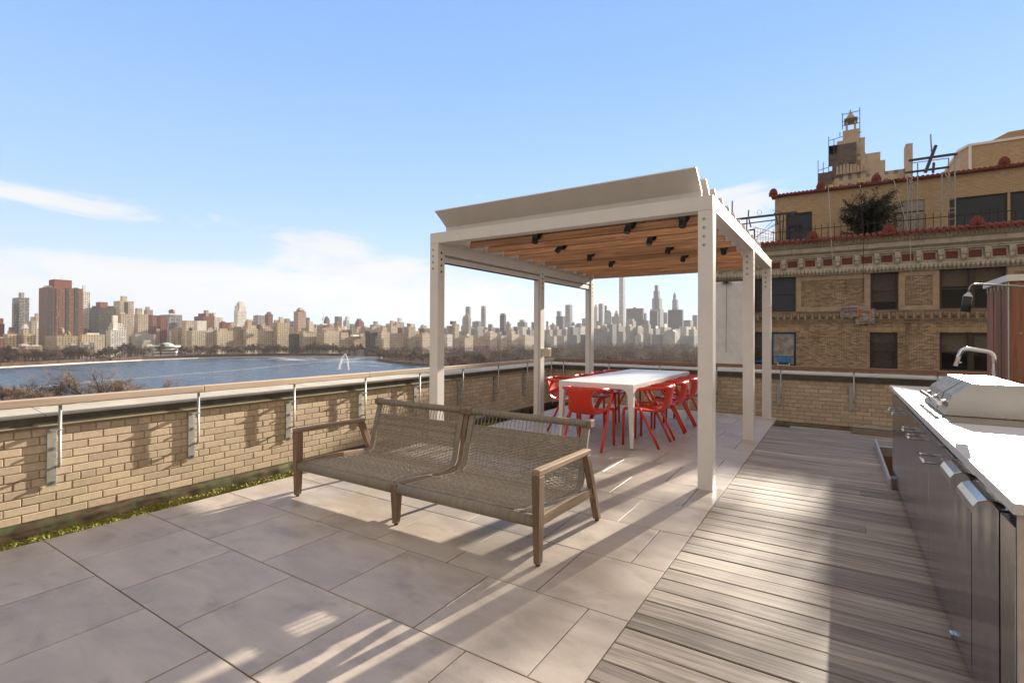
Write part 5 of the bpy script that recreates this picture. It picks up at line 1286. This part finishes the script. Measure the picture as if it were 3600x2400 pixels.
def tower(x0, x1, yt, D, col, sty, label, extras=(), split=.32, name='building', cat='building', group=None):
    D = D + behind_shore((x0+x1)/2)
    mt = facade(PAL[col], **ST_[sty]); m, C, L, W_, zt = vol(x0, x1, yt, D, split, ZG, mt, name)
    root = thing(name, (C.x-W_/2, C.y+L/2, ZG), label, cat, group)
    # parapet lip breaks the plain box outline
    m.build('wall', mt, root)
    lip = MB(); t = max(.4, D*.0007)
    for a in ((C.x-W_-.1, C.x+.1, C.y-.1, C.y+t), (C.x-W_-.1, C.x+.1, C.y+L-t, C.y+L+.1), (C.x-W_-.1, C.x-W_+t, C.y+t, C.y+L-t), (C.x-t, C.x+.1, C.y+t, C.y+L-t)): lip.box(*a, zt+.001, zt+1.1)
    if D < 1500: lip.build('parapet', facade(tuple(c*.85 for c in PAL[col]), fu=(2, 3)), root)
    for e in extras:
        kd = e[0]
        if kd in ('t', 'p', 'b'):       # tier / penthouse / bay of another colour
            _, a, b, y2, *rest = e; c2 = rest[0] if rest else col; s2 = rest[1] if len(rest) > 1 else (sty if kd == 't' else 'x')
            dd = D + (3 if kd == 'b' else D*.006+4) - (7 if kd == 'b' else 0)
            m2, C2, L2, W2, z2 = vol(a, b, y2, dd, split, zt-.01 if kd != 'b' else ZG, None, '')
            m2.build({'t': 'tier', 'p': 'penthouse', 'b': 'bay'}[kd], facade(PAL[c2], **ST_[s2]), root)
        elif kd == 'k':                # water tank on legs
            _, x, y2, wpx = e; c = atd(x, y2, D+8); r_ = wpx/2/CF*(D+8); zb2 = zt; hz = c.z-zb2
            tk = MB().cyl((c.x, c.y, zb2+hz*.30), r_, hz*.48, 12, smooth=True); tk.cyl((c.x, c.y, zb2+hz*.78), r_*1.1, hz*.22, 12, .05)
            for sx in (-1, 1):
                for sy in (-1, 1): tk.box(c.x+sx*r_*.6-.2, c.x+sx*r_*.6+.2, c.y+sy*r_*.6-.2, c.y+sy*r_*.6+.2, zb2, zb2+hz*.31)
            tk.build('water_tank', M['tank'], root)
        elif kd == 'y':                # pyramid / hipped crown
            _, a, b, y1, y2, c2 = e; m2, C2, L2, W2, z2 = vol(a, b, y1, D+4, split, ZG, None, ''); zt2 = atd((a+b)/2, y2, D+4).z
            p_ = MB(); ins = .32; X0, X1, Y0, Y1 = C2.x-W2, C2.x, C2.y, C2.y+L2
            p_.loft([[(X0, Y0, z2-1), (X1, Y0, z2-1), (X1, Y1, z2-1), (X0, Y1, z2-1)], [(X0+W2*ins, Y0+L2*ins, zt2), (X1-W2*ins, Y0+L2*ins, zt2), (X1-W2*ins, Y1-L2*ins, zt2), (X0+W2*ins, Y1-L2*ins, zt2)]])
            p_.build('roof', facade(PAL[c2], fu=(2, 3)), root)
        elif kd == 'a':                # mast
            _, x, y1, y2 = e; a_, b_ = atd(x, y1, D+5), atd(x, y2, D+5); MB().tube([a_, b_], D*.00045, 5).build('mast', M['scaf'], root)
    return root
M['tank'] = mottled('tank_wood', (.25, .15, .09), (.33, .21, .13), .5, .9)
random.seed(5)
# --- avenue front row, left to right
tower(-45, 17, 1192, 770, 'r', 'o', 'red brick house with green roof edge at the far left of the front row', [('p', -30, 12, 1184, 'g')])
tower(10, 61, 1176, 800, 'y', 'o', 'yellow beige apartment house with a capped roof block, second in the front row from left', [('t', 26, 52, 1162), ('p', 30, 50, 1150, 'n')])
tower(64, 127, 1176, 795, 'y', 'o', 'yellow beige apartment house with white domed roof lantern, left of the big brown slab', [('t', 72, 104, 1158), ('y', 72, 103, 1152, 1138, 'w')])
tower(158, 274, 1183, 790, 'y', 'o', 'wide yellow brick apartment house with a water tank, in front of the big brown slab', [('p', 215, 250, 1172, 'y'), ('k', 216, 1150, 16), ('k', 241, 1162, 9)], .36)
tower(278, 369, 1178, 800, 'c', 'o', 'cream apartment house left of the stepped white tower', [('p', 300, 350, 1170, 'w')], .12)
tower(372, 447, 1162, 735, 'w', 'W', 'bright white stepped apartment tower in the front row', [('t', 380, 441, 1146), ('t', 386, 432, 1134), ('p', 393, 414, 1108, 'w')], .22)
tower(10, 82, 1232, 715, 'r', 'o', 'low red house with green copper roof near the left edge', [('y', 8, 82, 1232, 1222, 'g')])
tower(62, 152, 1219, 730, 'p', 'o', 'low pale red mansion with white roof structures, below the big brown slab', [('p', 66, 100, 1209, 'w', 'x'), ('p', 100, 145, 1214, 'w', 'x')])
tower(462, 548, 1176, 775, 'g', 'x', 'plain grey limestone annex slab with few slots, between the white tower and the round museum', [('b', 500, 530, 1195, 'g', 'x')], .16)
# church
ch = tower(228, 336, 1216, 715, 'g', 'v', 'grey stone gothic church with pointed front towers among the bare trees', [('b', 274, 290, 1203, 'g', 'v'), ('b', 316, 332, 1204, 'g', 'v'), ('y', 230, 275, 1216, 1206, 'g')], .42, 'church', 'church')
# round museum
rm = thing('round_museum', (0, 0, 0), 'white round spiral museum drum with low glass dome behind the trees', 'museum'); Dm = 740 + behind_shore(585)
cm = atd(585, 1200, Dm); rad = 43/CF*Dm; rm.location = (cm.x, cm.y, ZG)
zt = atd(585, 1214, Dm).z; wmat_ = mottled('white_concrete', (.60, .57, .52), (.68, .65, .60), .2, .8)
hh = (zt-ZG)
for i, (a, b, r_) in enumerate(((.0, .24, .80), (.30, .50, .86), (.56, .75, .93), (.81, 1.0, 1.0))):
    MB().cyl((cm.x, cm.y, ZG+hh*a), rad*r_*.97, hh*(b-a), 40, rad*r_).build('ring', wmat_, rm)
MB().cyl((cm.x, cm.y, ZG), rad*.74, hh*.99, 32).build('glass_bands', M['dark_steel'], rm)
MB().cyl((cm.x, cm.y, zt), rad*.55, hh*.13, 12, rad*.45, smooth=False).build('dome_drum', mottled('pale_green_glass', (.30, .42, .38), (.36, .48, .43), .5, .4), rm)
MB().cyl((cm.x, cm.y, zt+hh*.131), rad*.46, hh*.13, 12, rad*.12, smooth=False).build('dome', mottled('dome_glass', (.42, .47, .48), (.5, .55, .56), .5, .3), rm)
tower(500, 536, 1212, 745, 'w', 'x', 'small white drum shaped wing left of the round museum', [('b', 490, 520, 1233, 'w', 'B')], .5)
tower(655, 722, 1163, 800, 'c', 'o', 'cream limestone apartment house with white wrapped roof scaffold', [('t', 680, 726, 1127, 'w', 'x'), ('p', 664, 676, 1152, 'd')], .30)
tower(722, 757, 1166, 805, 'c', 'o', 'narrow cream house with mansard roof beside the white wrapped one', [('y', 722, 757, 1168, 1152, 'g')], .1)
tower(757, 820, 1164, 815, 'c', 'f', 'cream apartment house with even window rows, right of the mansard', [('p', 770, 800, 1154, 't')], .1)
tower(820, 853, 1157, 830, 't', 'o', 'tan shaded house between two cream blocks of the front row')
tower(853, 908, 1157, 840, 'c', 'o', 'stepped cream apartment house with a tall roof tower in the front row', [('t', 858, 900, 1144), ('t', 859, 884, 1133), ('p', 866, 881, 1124, 't')], .25)
tower(906, 965, 1164, 850, 'c', 'o', 'stepped pale apartment house with conifer in front', [('t', 912, 958, 1155), ('t', 915, 950, 1146), ('p', 914, 933, 1135, 't')], .2)
tower(958, 1017, 1136, 870, 'y', 'o', 'yellow brick apartment house with square roof tower', [('t', 975, 1000, 1124), ('p', 979, 996, 1114, 'y')], .3)
tower(1015, 1058, 1176, 880, 'd', 'o', 'low dark roofed house in a gap of the front row', [('p', 1022, 1042, 1166, 'g')])
tower(1050, 1114, 1166, 900, 'c', 'o', 'ornate stepped cream apartment house under the octagon crowned tower', [('t', 1058, 1108, 1152), ('t', 1078, 1106, 1138), ('p', 1082, 1100, 1129, 'c')], .25)
tower(1113, 1193, 1167, 930, 'c', 'f', 'long cream apartment house behind the fountain', [('p', 1130, 1180, 1161, 't')], .34)
tower(1192, 1225, 1170, 960, 'c', 'f', 'narrow cream house right of the long one behind the fountain', [], .22)
tower(1224, 1288, 1184, 990, 't', 'o', 'low tan house with white roof sheds in the front row', [('p', 1232, 1262, 1176, 'w'), ('p', 1262, 1280, 1172, 'b')])
tower(1286, 1330, 1166, 1010, 'd', 'o', 'dark weathered house with a narrow scaffolded corner', [('b', 1286, 1298, 1162, 'd', 'x')], .3)
tower(1327, 1372, 1169, 1030, 'c', 'f', 'cream square apartment house, left one of a pair', [('p', 1335, 1362, 1160, 't')], .3)
tower(1370, 1413, 1173, 1050, 'c', 'f', 'cream square apartment house, right one of a pair', [], .3)
tower(1417, 1461, 1150, 1080, 'b', 'v', 'modern beige apartment tower with vertical window stripes', [('t', 1432, 1459, 1138, 'b', 'x'), ('p', 1430, 1442, 1136, 't')], .45)
tower(1458, 1512, 1175, 1100, 'c', 'f', 'low cream block left of the front left pergola post', [('p', 1480, 1506, 1168, 'g')], .5)
tower(1560, 1591, 1176, 1180, 'w', 'f', 'white stone block right of the front left pergola post', [], .4)
tower(1588, 1615, 1140, 1230, 'b', 'v', 'striped apartment tower with dark roof block right of the front left post', [('p', 1582, 1604, 1128, 'd'), ('b', 1570, 1590, 1145, 'g', 'o')], .4)
tower(1614, 1664, 1180, 1250, 'c', 'f', 'pale low house with pitched roof under the slim cream spire tower', [('y', 1632, 1655, 1180, 1172, 'g')], .4)
tower(1663, 1708, 1182, 1300, 't', 'o', 'tan block in the hazy front row left of the middle pergola post', [], .4)
tower(1707, 1748, 1171, 1330, 'c', 'o', 'stepped pale house in the hazy front row', [('t', 1712, 1738, 1164), ('p', 1698, 1714, 1158, 't')], .4)
tower(1748, 1783, 1180, 1360, 'b', 'f', 'beige block below the scaffolded tower in the hazy front row', [('p', 1752, 1764, 1166, 'g')], .4)
tower(1783, 1824, 1176, 1390, 'c', 'o', 'pale stepped block right of the scaffolded tower', [('t', 1788, 1812, 1163), ('t', 1793, 1806, 1156)], .4)
tower(1823, 1880, 1182, 1420, 'b', 'f', 'wide beige block just left of the middle pergola post', [('p', 1835, 1860, 1176, 'g')], .4)
# --- second row and towers behind
tower(-40, 16, 1140, 880, 'r', 'o', 'red brown tower cut by the left picture edge', [('p', -20, 12, 1118, 'r')])
tower(42, 102, 1047, 1000, 'g', 'B', 'tall grey apartment tower with balcony bands at the far left', [('p', 64, 84, 1028, 'g', 'x'), ('b', 41, 58, 1064, 'g', 'B')], .4)
tower(102, 131, 1130, 1050, 'b', 'o', 'pale block between the grey banded tower and the brown slab', [('p', 106, 124, 1113, 'w'), ('p', 121, 133, 1101, 'p')])
bb_ = tower(135, 291, 1010, 830, 'n', 'f', 'very wide brown brick apartment slab, tallest in the left skyline', [('p', 170, 251, 981, 'r', 'x'), ('p', 150, 222, 1003, 'w', 'x'), ('b', 166, 187, 1013, 'd', 'B'), ('b', 258, 274, 1011, 'd', 'B'), ('b', 190, 212, 1014, 'n', 'v'), ('b', 228, 240, 1013, 'd', 'f'), ('a', 217, 981, 975)], .23)
tower(287, 316, 1027, 960, 'w', 'f', 'slender pale tower rising right behind the brown slab', [('p', 289, 300, 1003, 'w')], .1)
tower(313, 407, 1082, 900, 'd', 'B', 'dark apartment block with pale floor bands right of the brown slab', [('t', 322, 400, 1074, 'd', 'B'), ('p', 336, 378, 1061, 'n')], .35)
tower(398, 470, 1059, 960, 'b', 'f', 'beige apartment tower with dark central stripe and roof block', [('p', 422, 446, 1040, 'b'), ('b', 436, 450, 1062, 'd', 'f')], .30)
tower(410, 452, 1105, 860, 'b', 'o', 'beige stepped block right behind the bright white tower', [('p', 414, 440, 1098, 'c')])
tower(471, 521, 1106, 880, 'b', 'o', 'beige block with a tall square top right of the dark striped tower', [('t', 474, 500, 1083, 'b', 'o')], .3)
tower(505, 537, 1090, 1150, 'p', 'o', 'mauve grey tower with roof block behind the beige blocks', [('p', 510, 526, 1078, 'p')])
tower(521, 550, 1109, 940, 'n', 'o', 'brown brick block, left one of two behind the museum', [], .4)
tower(549, 587, 1110, 950, 'r', 'o', 'red brown brick block, right one of two behind the museum', [], .4)
tower(562, 640, 1107, 1000, 'g', 'B', 'grey banded apartment block with round brick roof tank', [('k', 605, 1086, 20)], .4)
tower(640, 680, 1128, 900, 'c', 'o', 'low cream block left of the stepped brown brick tower', [])
tower(682, 754, 1113, 960, 'n', 'o', 'stepped brown brick tower behind the white wrapped roof', [('t', 696, 750, 1101, 'n', 'o'), ('p', 715, 733, 1090, 't')], .45)
tower(735, 782, 1117, 1050, 'w', 'v', 'pale ribbed tower right of the stepped brown brick tower', [('t', 736, 757, 1099, 'w', 'v')], .3)
tower(770, 806, 1135, 900, 'r', 'o', 'small red brown block with jagged roof behind the front row', [('p', 776, 792, 1129, 'r')])
tower(806, 824, 1134, 1000, 'b', 'o', 'small beige block left of the white stepped tower')
tower(822, 866, 1094, 1060, 'w', 'f', 'tall white stepped tower with set back crown in the left centre of the skyline', [('t', 824, 863, 1074, 'w'), ('t', 831, 859, 1066, 'w', 'v'), ('p', 834, 856, 1060, 'w')], .3)
tower(862, 905, 1128, 930, 'b', 'o', 'beige block right of the white stepped tower', [('p', 866, 890, 1122, 'c')])
tower(890, 931, 1110, 1200, 'g', 'o', 'grey beige tower left of the round shouldered brown one', [('p', 897, 918, 1107, 'g')], .4)
tower(931, 959, 1105, 1200, 'n', 'B', 'brown tower with balconies and roof block', [('p', 937, 953, 1096, 'n')], .4)
tower(962, 978, 1126, 1300, 'g', 'f', 'small pale grey block left of the square roof tower')
tower(998, 1020, 1122, 1250, 'g', 'o', 'grey tower with uneven top left of the octagon crowned tower', [('p', 1002, 1016, 1119, 'g')])
tower(1016, 1033, 1128, 1400, 'l', 'G', 'slim blue grey glass block left of the octagon crowned tower')
tower(1032, 1076, 1096, 1040, 'p', 'f', 'tan brown tower with octagonal hipped crown', [('t', 1041, 1070, 1088, 'p'), ('y', 1041, 1070, 1088, 1080, 't')], .35)
tower(1076, 1089, 1116, 1700, 'l', 'G', 'small dark blue glass tower right of the octagon crowned tower')
tower(1098, 1112, 1140, 1700, 'l', 'G', 'small distant blue glass block left of the crane')
tower(1113, 1176, 1143, 1080, 'p', 'o', 'pale pinkish block with rows of terraces under the crane', [('p', 1125, 1150, 1137, 'w'), ('p', 1152, 1170, 1137, 'p')])
tower(1138, 1159, 1124, 1500, 'n', 'B', 'brown purple tapering tower beside the crane', [('t', 1140, 1157, 1117, 'n', 'B'), ('t', 1143, 1153, 1112, 'n', 'B')], .4)
tower(1172, 1202, 1137, 1200, 'n', 'f', 'brown brick tower in front of the flat topped glass tower', [('p', 1178, 1192, 1128, 'n')], .4)
tower(1176, 1202, 1112, 1900, 'l', 'G', 'flat topped pale blue glass tower behind the brown brick one', [], .5)
tower(1206, 1228, 1126, 1900, 'w', 'G', 'slant topped pale glass tower, whitest of the distant centre', [('t', 1211, 1228, 1118, 'w', 'x'), ('t', 1214, 1227, 1112, 'w', 'x')], .45)
tower(1229, 1250, 1138, 1700, 'g', 'G', 'grey distant slab left of the stepped brown red tower')
tower(1248, 1280, 1134, 1400, 'r', 'f', 'stepped brown red tower in the centre of the skyline', [('t', 1251, 1276, 1127, 'r'), ('t', 1254, 1270, 1120, 'r')], .4)
tower(1278, 1294, 1147, 1300, 'b', 'o', 'small beige block right of the stepped brown red tower')
tower(1300, 1340, 1141, 1500, 'g', 'o', 'grey stepped tower left of the beige pair of towers', [('t', 1312, 1329, 1129, 'g')], .4)
tower(1338, 1356, 1145, 1400, 'b', 'o', 'low beige block beside the grey stepped tower')
tower(1356, 1405, 1139, 1250, 'b', 'f', 'wide beige tower with roof block', [('p', 1370, 1385, 1127, 'p'), ('t', 1386, 1402, 1130, 'b')], .4)
tower(1396, 1421, 1132, 1500, 'g', 'f', 'grey tower with pale top behind the wide beige tower', [('t', 1397, 1414, 1117, 'w')], .4)
tower(1470, 1509, 1152, 1600, 'g', 'o', 'grey stepped tower just left of the front left pergola post', [('t', 1478, 1500, 1144, 'g'), ('p', 1482, 1490, 1140, 'g')], .4)
# tower crane
cr = thing('tower_crane', atd(1134, 1170, 1500), 'thin red and white tower crane with raised jib in the centre of the skyline', 'crane')
MB().tube([atd(1134, 1230, 1500), atd(1135, 1118, 1500)], .7, 4).build('mast', M['red_crane'] if 'red_crane' in M else mottled('crane_red', (.35, .12, .09), (.5, .3, .25), .3, .6), cr)
MB().tube([atd(1134.5, 1126, 1500), atd(1143, 1090, 1500)], [.75, .3], 4).build('jib', M['scaf'], cr); MB().tube([atd(1134, 1124, 1500), atd(1131, 1120, 1500)], .9, 4).build('counter_jib', M['scaf'], cr)
# --- hazy midtown under the pergola
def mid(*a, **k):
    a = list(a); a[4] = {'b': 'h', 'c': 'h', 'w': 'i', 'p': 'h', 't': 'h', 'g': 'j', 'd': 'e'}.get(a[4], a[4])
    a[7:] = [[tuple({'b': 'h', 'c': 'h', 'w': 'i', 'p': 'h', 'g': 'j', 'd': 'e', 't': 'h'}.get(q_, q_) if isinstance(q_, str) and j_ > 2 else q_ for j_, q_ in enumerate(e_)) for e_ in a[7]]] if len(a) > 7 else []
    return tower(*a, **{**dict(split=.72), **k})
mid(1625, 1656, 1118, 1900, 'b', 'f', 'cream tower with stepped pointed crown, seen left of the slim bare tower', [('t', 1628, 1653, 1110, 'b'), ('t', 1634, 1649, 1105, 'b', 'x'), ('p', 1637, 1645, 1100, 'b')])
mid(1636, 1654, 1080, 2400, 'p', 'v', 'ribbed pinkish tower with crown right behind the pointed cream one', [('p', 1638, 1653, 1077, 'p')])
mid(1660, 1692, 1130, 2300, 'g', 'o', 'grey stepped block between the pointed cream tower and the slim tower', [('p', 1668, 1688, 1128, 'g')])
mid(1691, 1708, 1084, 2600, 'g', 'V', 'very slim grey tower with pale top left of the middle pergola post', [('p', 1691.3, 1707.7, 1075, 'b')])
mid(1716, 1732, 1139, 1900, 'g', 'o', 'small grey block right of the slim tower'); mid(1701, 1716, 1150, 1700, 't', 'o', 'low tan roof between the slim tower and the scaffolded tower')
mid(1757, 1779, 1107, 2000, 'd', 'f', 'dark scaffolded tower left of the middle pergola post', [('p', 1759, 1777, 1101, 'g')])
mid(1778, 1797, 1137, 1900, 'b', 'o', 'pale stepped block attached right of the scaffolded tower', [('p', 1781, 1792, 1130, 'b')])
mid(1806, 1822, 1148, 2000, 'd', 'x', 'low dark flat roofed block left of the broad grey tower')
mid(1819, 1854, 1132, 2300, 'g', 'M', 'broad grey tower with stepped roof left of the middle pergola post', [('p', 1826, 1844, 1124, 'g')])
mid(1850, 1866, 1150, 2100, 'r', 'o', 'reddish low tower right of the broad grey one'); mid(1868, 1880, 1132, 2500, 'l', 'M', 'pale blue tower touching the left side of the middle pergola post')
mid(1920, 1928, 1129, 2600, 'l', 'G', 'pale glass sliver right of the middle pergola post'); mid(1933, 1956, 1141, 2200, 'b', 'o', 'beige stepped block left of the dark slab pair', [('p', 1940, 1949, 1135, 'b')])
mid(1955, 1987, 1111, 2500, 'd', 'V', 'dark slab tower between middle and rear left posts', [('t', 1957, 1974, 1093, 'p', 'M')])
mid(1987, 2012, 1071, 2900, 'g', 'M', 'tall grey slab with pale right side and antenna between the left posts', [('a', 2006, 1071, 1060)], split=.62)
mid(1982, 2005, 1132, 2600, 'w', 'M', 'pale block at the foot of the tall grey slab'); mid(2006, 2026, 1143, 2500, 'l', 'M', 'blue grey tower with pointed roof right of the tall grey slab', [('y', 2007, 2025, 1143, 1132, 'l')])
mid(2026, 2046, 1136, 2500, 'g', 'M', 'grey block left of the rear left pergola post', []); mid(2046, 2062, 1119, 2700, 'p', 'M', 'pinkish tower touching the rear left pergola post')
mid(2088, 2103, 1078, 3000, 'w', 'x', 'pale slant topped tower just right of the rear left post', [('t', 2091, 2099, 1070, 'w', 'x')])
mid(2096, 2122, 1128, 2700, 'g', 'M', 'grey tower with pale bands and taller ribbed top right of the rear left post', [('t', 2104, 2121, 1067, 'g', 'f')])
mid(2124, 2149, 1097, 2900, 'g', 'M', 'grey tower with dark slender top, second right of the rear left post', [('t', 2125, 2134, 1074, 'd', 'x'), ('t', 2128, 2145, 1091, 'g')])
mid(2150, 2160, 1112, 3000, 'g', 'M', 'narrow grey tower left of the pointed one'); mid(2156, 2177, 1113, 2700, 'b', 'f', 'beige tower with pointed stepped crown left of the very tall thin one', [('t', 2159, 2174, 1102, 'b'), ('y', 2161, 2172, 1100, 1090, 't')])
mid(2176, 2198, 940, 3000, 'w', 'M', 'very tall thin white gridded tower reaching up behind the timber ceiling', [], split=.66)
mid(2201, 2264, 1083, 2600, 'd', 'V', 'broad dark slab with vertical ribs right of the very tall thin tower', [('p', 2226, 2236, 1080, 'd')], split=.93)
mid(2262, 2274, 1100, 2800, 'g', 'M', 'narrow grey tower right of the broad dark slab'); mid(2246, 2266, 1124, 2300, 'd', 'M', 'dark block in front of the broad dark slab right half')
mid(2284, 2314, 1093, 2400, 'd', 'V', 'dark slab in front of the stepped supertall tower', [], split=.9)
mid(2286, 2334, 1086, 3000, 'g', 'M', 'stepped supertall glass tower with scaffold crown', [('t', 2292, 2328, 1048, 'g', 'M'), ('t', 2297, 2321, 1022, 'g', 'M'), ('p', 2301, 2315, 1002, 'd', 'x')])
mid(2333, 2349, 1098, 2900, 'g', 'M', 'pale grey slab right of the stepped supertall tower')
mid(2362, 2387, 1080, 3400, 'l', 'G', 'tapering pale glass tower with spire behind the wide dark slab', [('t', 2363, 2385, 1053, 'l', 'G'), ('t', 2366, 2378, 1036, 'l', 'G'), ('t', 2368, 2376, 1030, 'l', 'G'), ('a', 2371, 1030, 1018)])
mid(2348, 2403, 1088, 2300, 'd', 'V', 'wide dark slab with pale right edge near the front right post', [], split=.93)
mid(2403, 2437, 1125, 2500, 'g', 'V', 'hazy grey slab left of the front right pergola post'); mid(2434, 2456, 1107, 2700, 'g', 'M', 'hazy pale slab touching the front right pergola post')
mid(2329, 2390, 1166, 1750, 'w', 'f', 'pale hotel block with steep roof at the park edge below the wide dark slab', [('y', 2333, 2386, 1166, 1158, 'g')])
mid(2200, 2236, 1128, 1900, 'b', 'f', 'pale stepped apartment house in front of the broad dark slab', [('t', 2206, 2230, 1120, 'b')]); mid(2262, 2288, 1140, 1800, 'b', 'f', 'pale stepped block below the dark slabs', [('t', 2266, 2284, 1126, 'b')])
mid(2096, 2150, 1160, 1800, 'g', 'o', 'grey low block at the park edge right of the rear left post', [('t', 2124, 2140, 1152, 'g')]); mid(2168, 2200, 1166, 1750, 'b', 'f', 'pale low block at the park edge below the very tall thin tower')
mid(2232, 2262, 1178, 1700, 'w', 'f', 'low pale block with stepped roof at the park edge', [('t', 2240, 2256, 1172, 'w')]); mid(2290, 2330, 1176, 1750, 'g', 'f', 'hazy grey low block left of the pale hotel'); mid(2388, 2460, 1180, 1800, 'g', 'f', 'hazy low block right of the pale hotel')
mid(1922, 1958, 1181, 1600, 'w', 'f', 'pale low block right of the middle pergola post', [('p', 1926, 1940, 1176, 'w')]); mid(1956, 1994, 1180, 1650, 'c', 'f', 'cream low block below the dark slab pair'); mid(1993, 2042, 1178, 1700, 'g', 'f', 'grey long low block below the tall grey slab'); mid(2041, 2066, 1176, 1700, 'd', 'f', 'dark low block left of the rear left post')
# lower filler roofs between the rows, each its own building
fx = [(85, 1168), (130, 1162), (300, 1160), (345, 1156), (455, 1150), (480, 1150), (520, 1146), (545, 1152), (575, 1150), (600, 1146), (625, 1154), (650, 1150), (690, 1142), (750, 1146), (800, 1150), (835, 1146), (875, 1150), (925, 1142), (975, 1150), (1010, 1150), (1040, 1146), (1095, 1158), (1130, 1152), (1160, 1150), (1190, 1152), (1215, 1156), (1240, 1160), (1262, 1154), (1290, 1152), (1315, 1156), (1345, 1156), (1380, 1152), (1412, 1156), (1435, 1160), (1465, 1162), (1495, 1160),
      (1570, 1158), (1605, 1160), (1640, 1148), (1665, 1156), (1685, 1150), (1730, 1152), (1760, 1150), (1790, 1152), (1815, 1156), (1840, 1150), (1865, 1158), (1930, 1155), (1960, 1152), (1990, 1158), (2015, 1150), (2050, 1152), (2105, 1150), (2130, 1146), (2150, 1142), (2180, 1144), (2215, 1146), (2250, 1150), (2280, 1156), (2310, 1150), (2340, 1146), (2370, 1150), (2410, 1150), (2440, 1154)]
random.seed(31)
for x, y in fx:
    w_ = random.uniform(13, 24); D_ = (950 if x < 1000 else 1150 if x < 1550 else 1900)*random.uniform(.97, 1.12)
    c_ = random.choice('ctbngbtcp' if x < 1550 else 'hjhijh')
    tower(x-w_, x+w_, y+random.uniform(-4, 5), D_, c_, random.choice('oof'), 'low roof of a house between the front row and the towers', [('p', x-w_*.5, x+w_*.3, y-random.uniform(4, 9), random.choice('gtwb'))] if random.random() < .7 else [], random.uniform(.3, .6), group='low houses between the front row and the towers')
# ================================================================== haze
HD = 5.8e-5
hm = bpy.data.materials.new('haze'); hm.use_nodes = True; k = N(hm.node_tree); k.n.clear()
pv = k.node('ShaderNodeVolumePrincipled'); k.put(pv.inputs['Color'], (.90, .93, 1.0)); pv.inputs['Density'].default_value = HD; pv.inputs['Anisotropy'].default_value = .1
ho = k.node('ShaderNodeOutputMaterial'); k.l.new(pv.outputs[0], ho.inputs['Volume'])
if HD > 0: tag(MB().box(-4700, 3100, -1600, 4700, ZG-2.6, 470).build('haze', hm), kind='stuff')
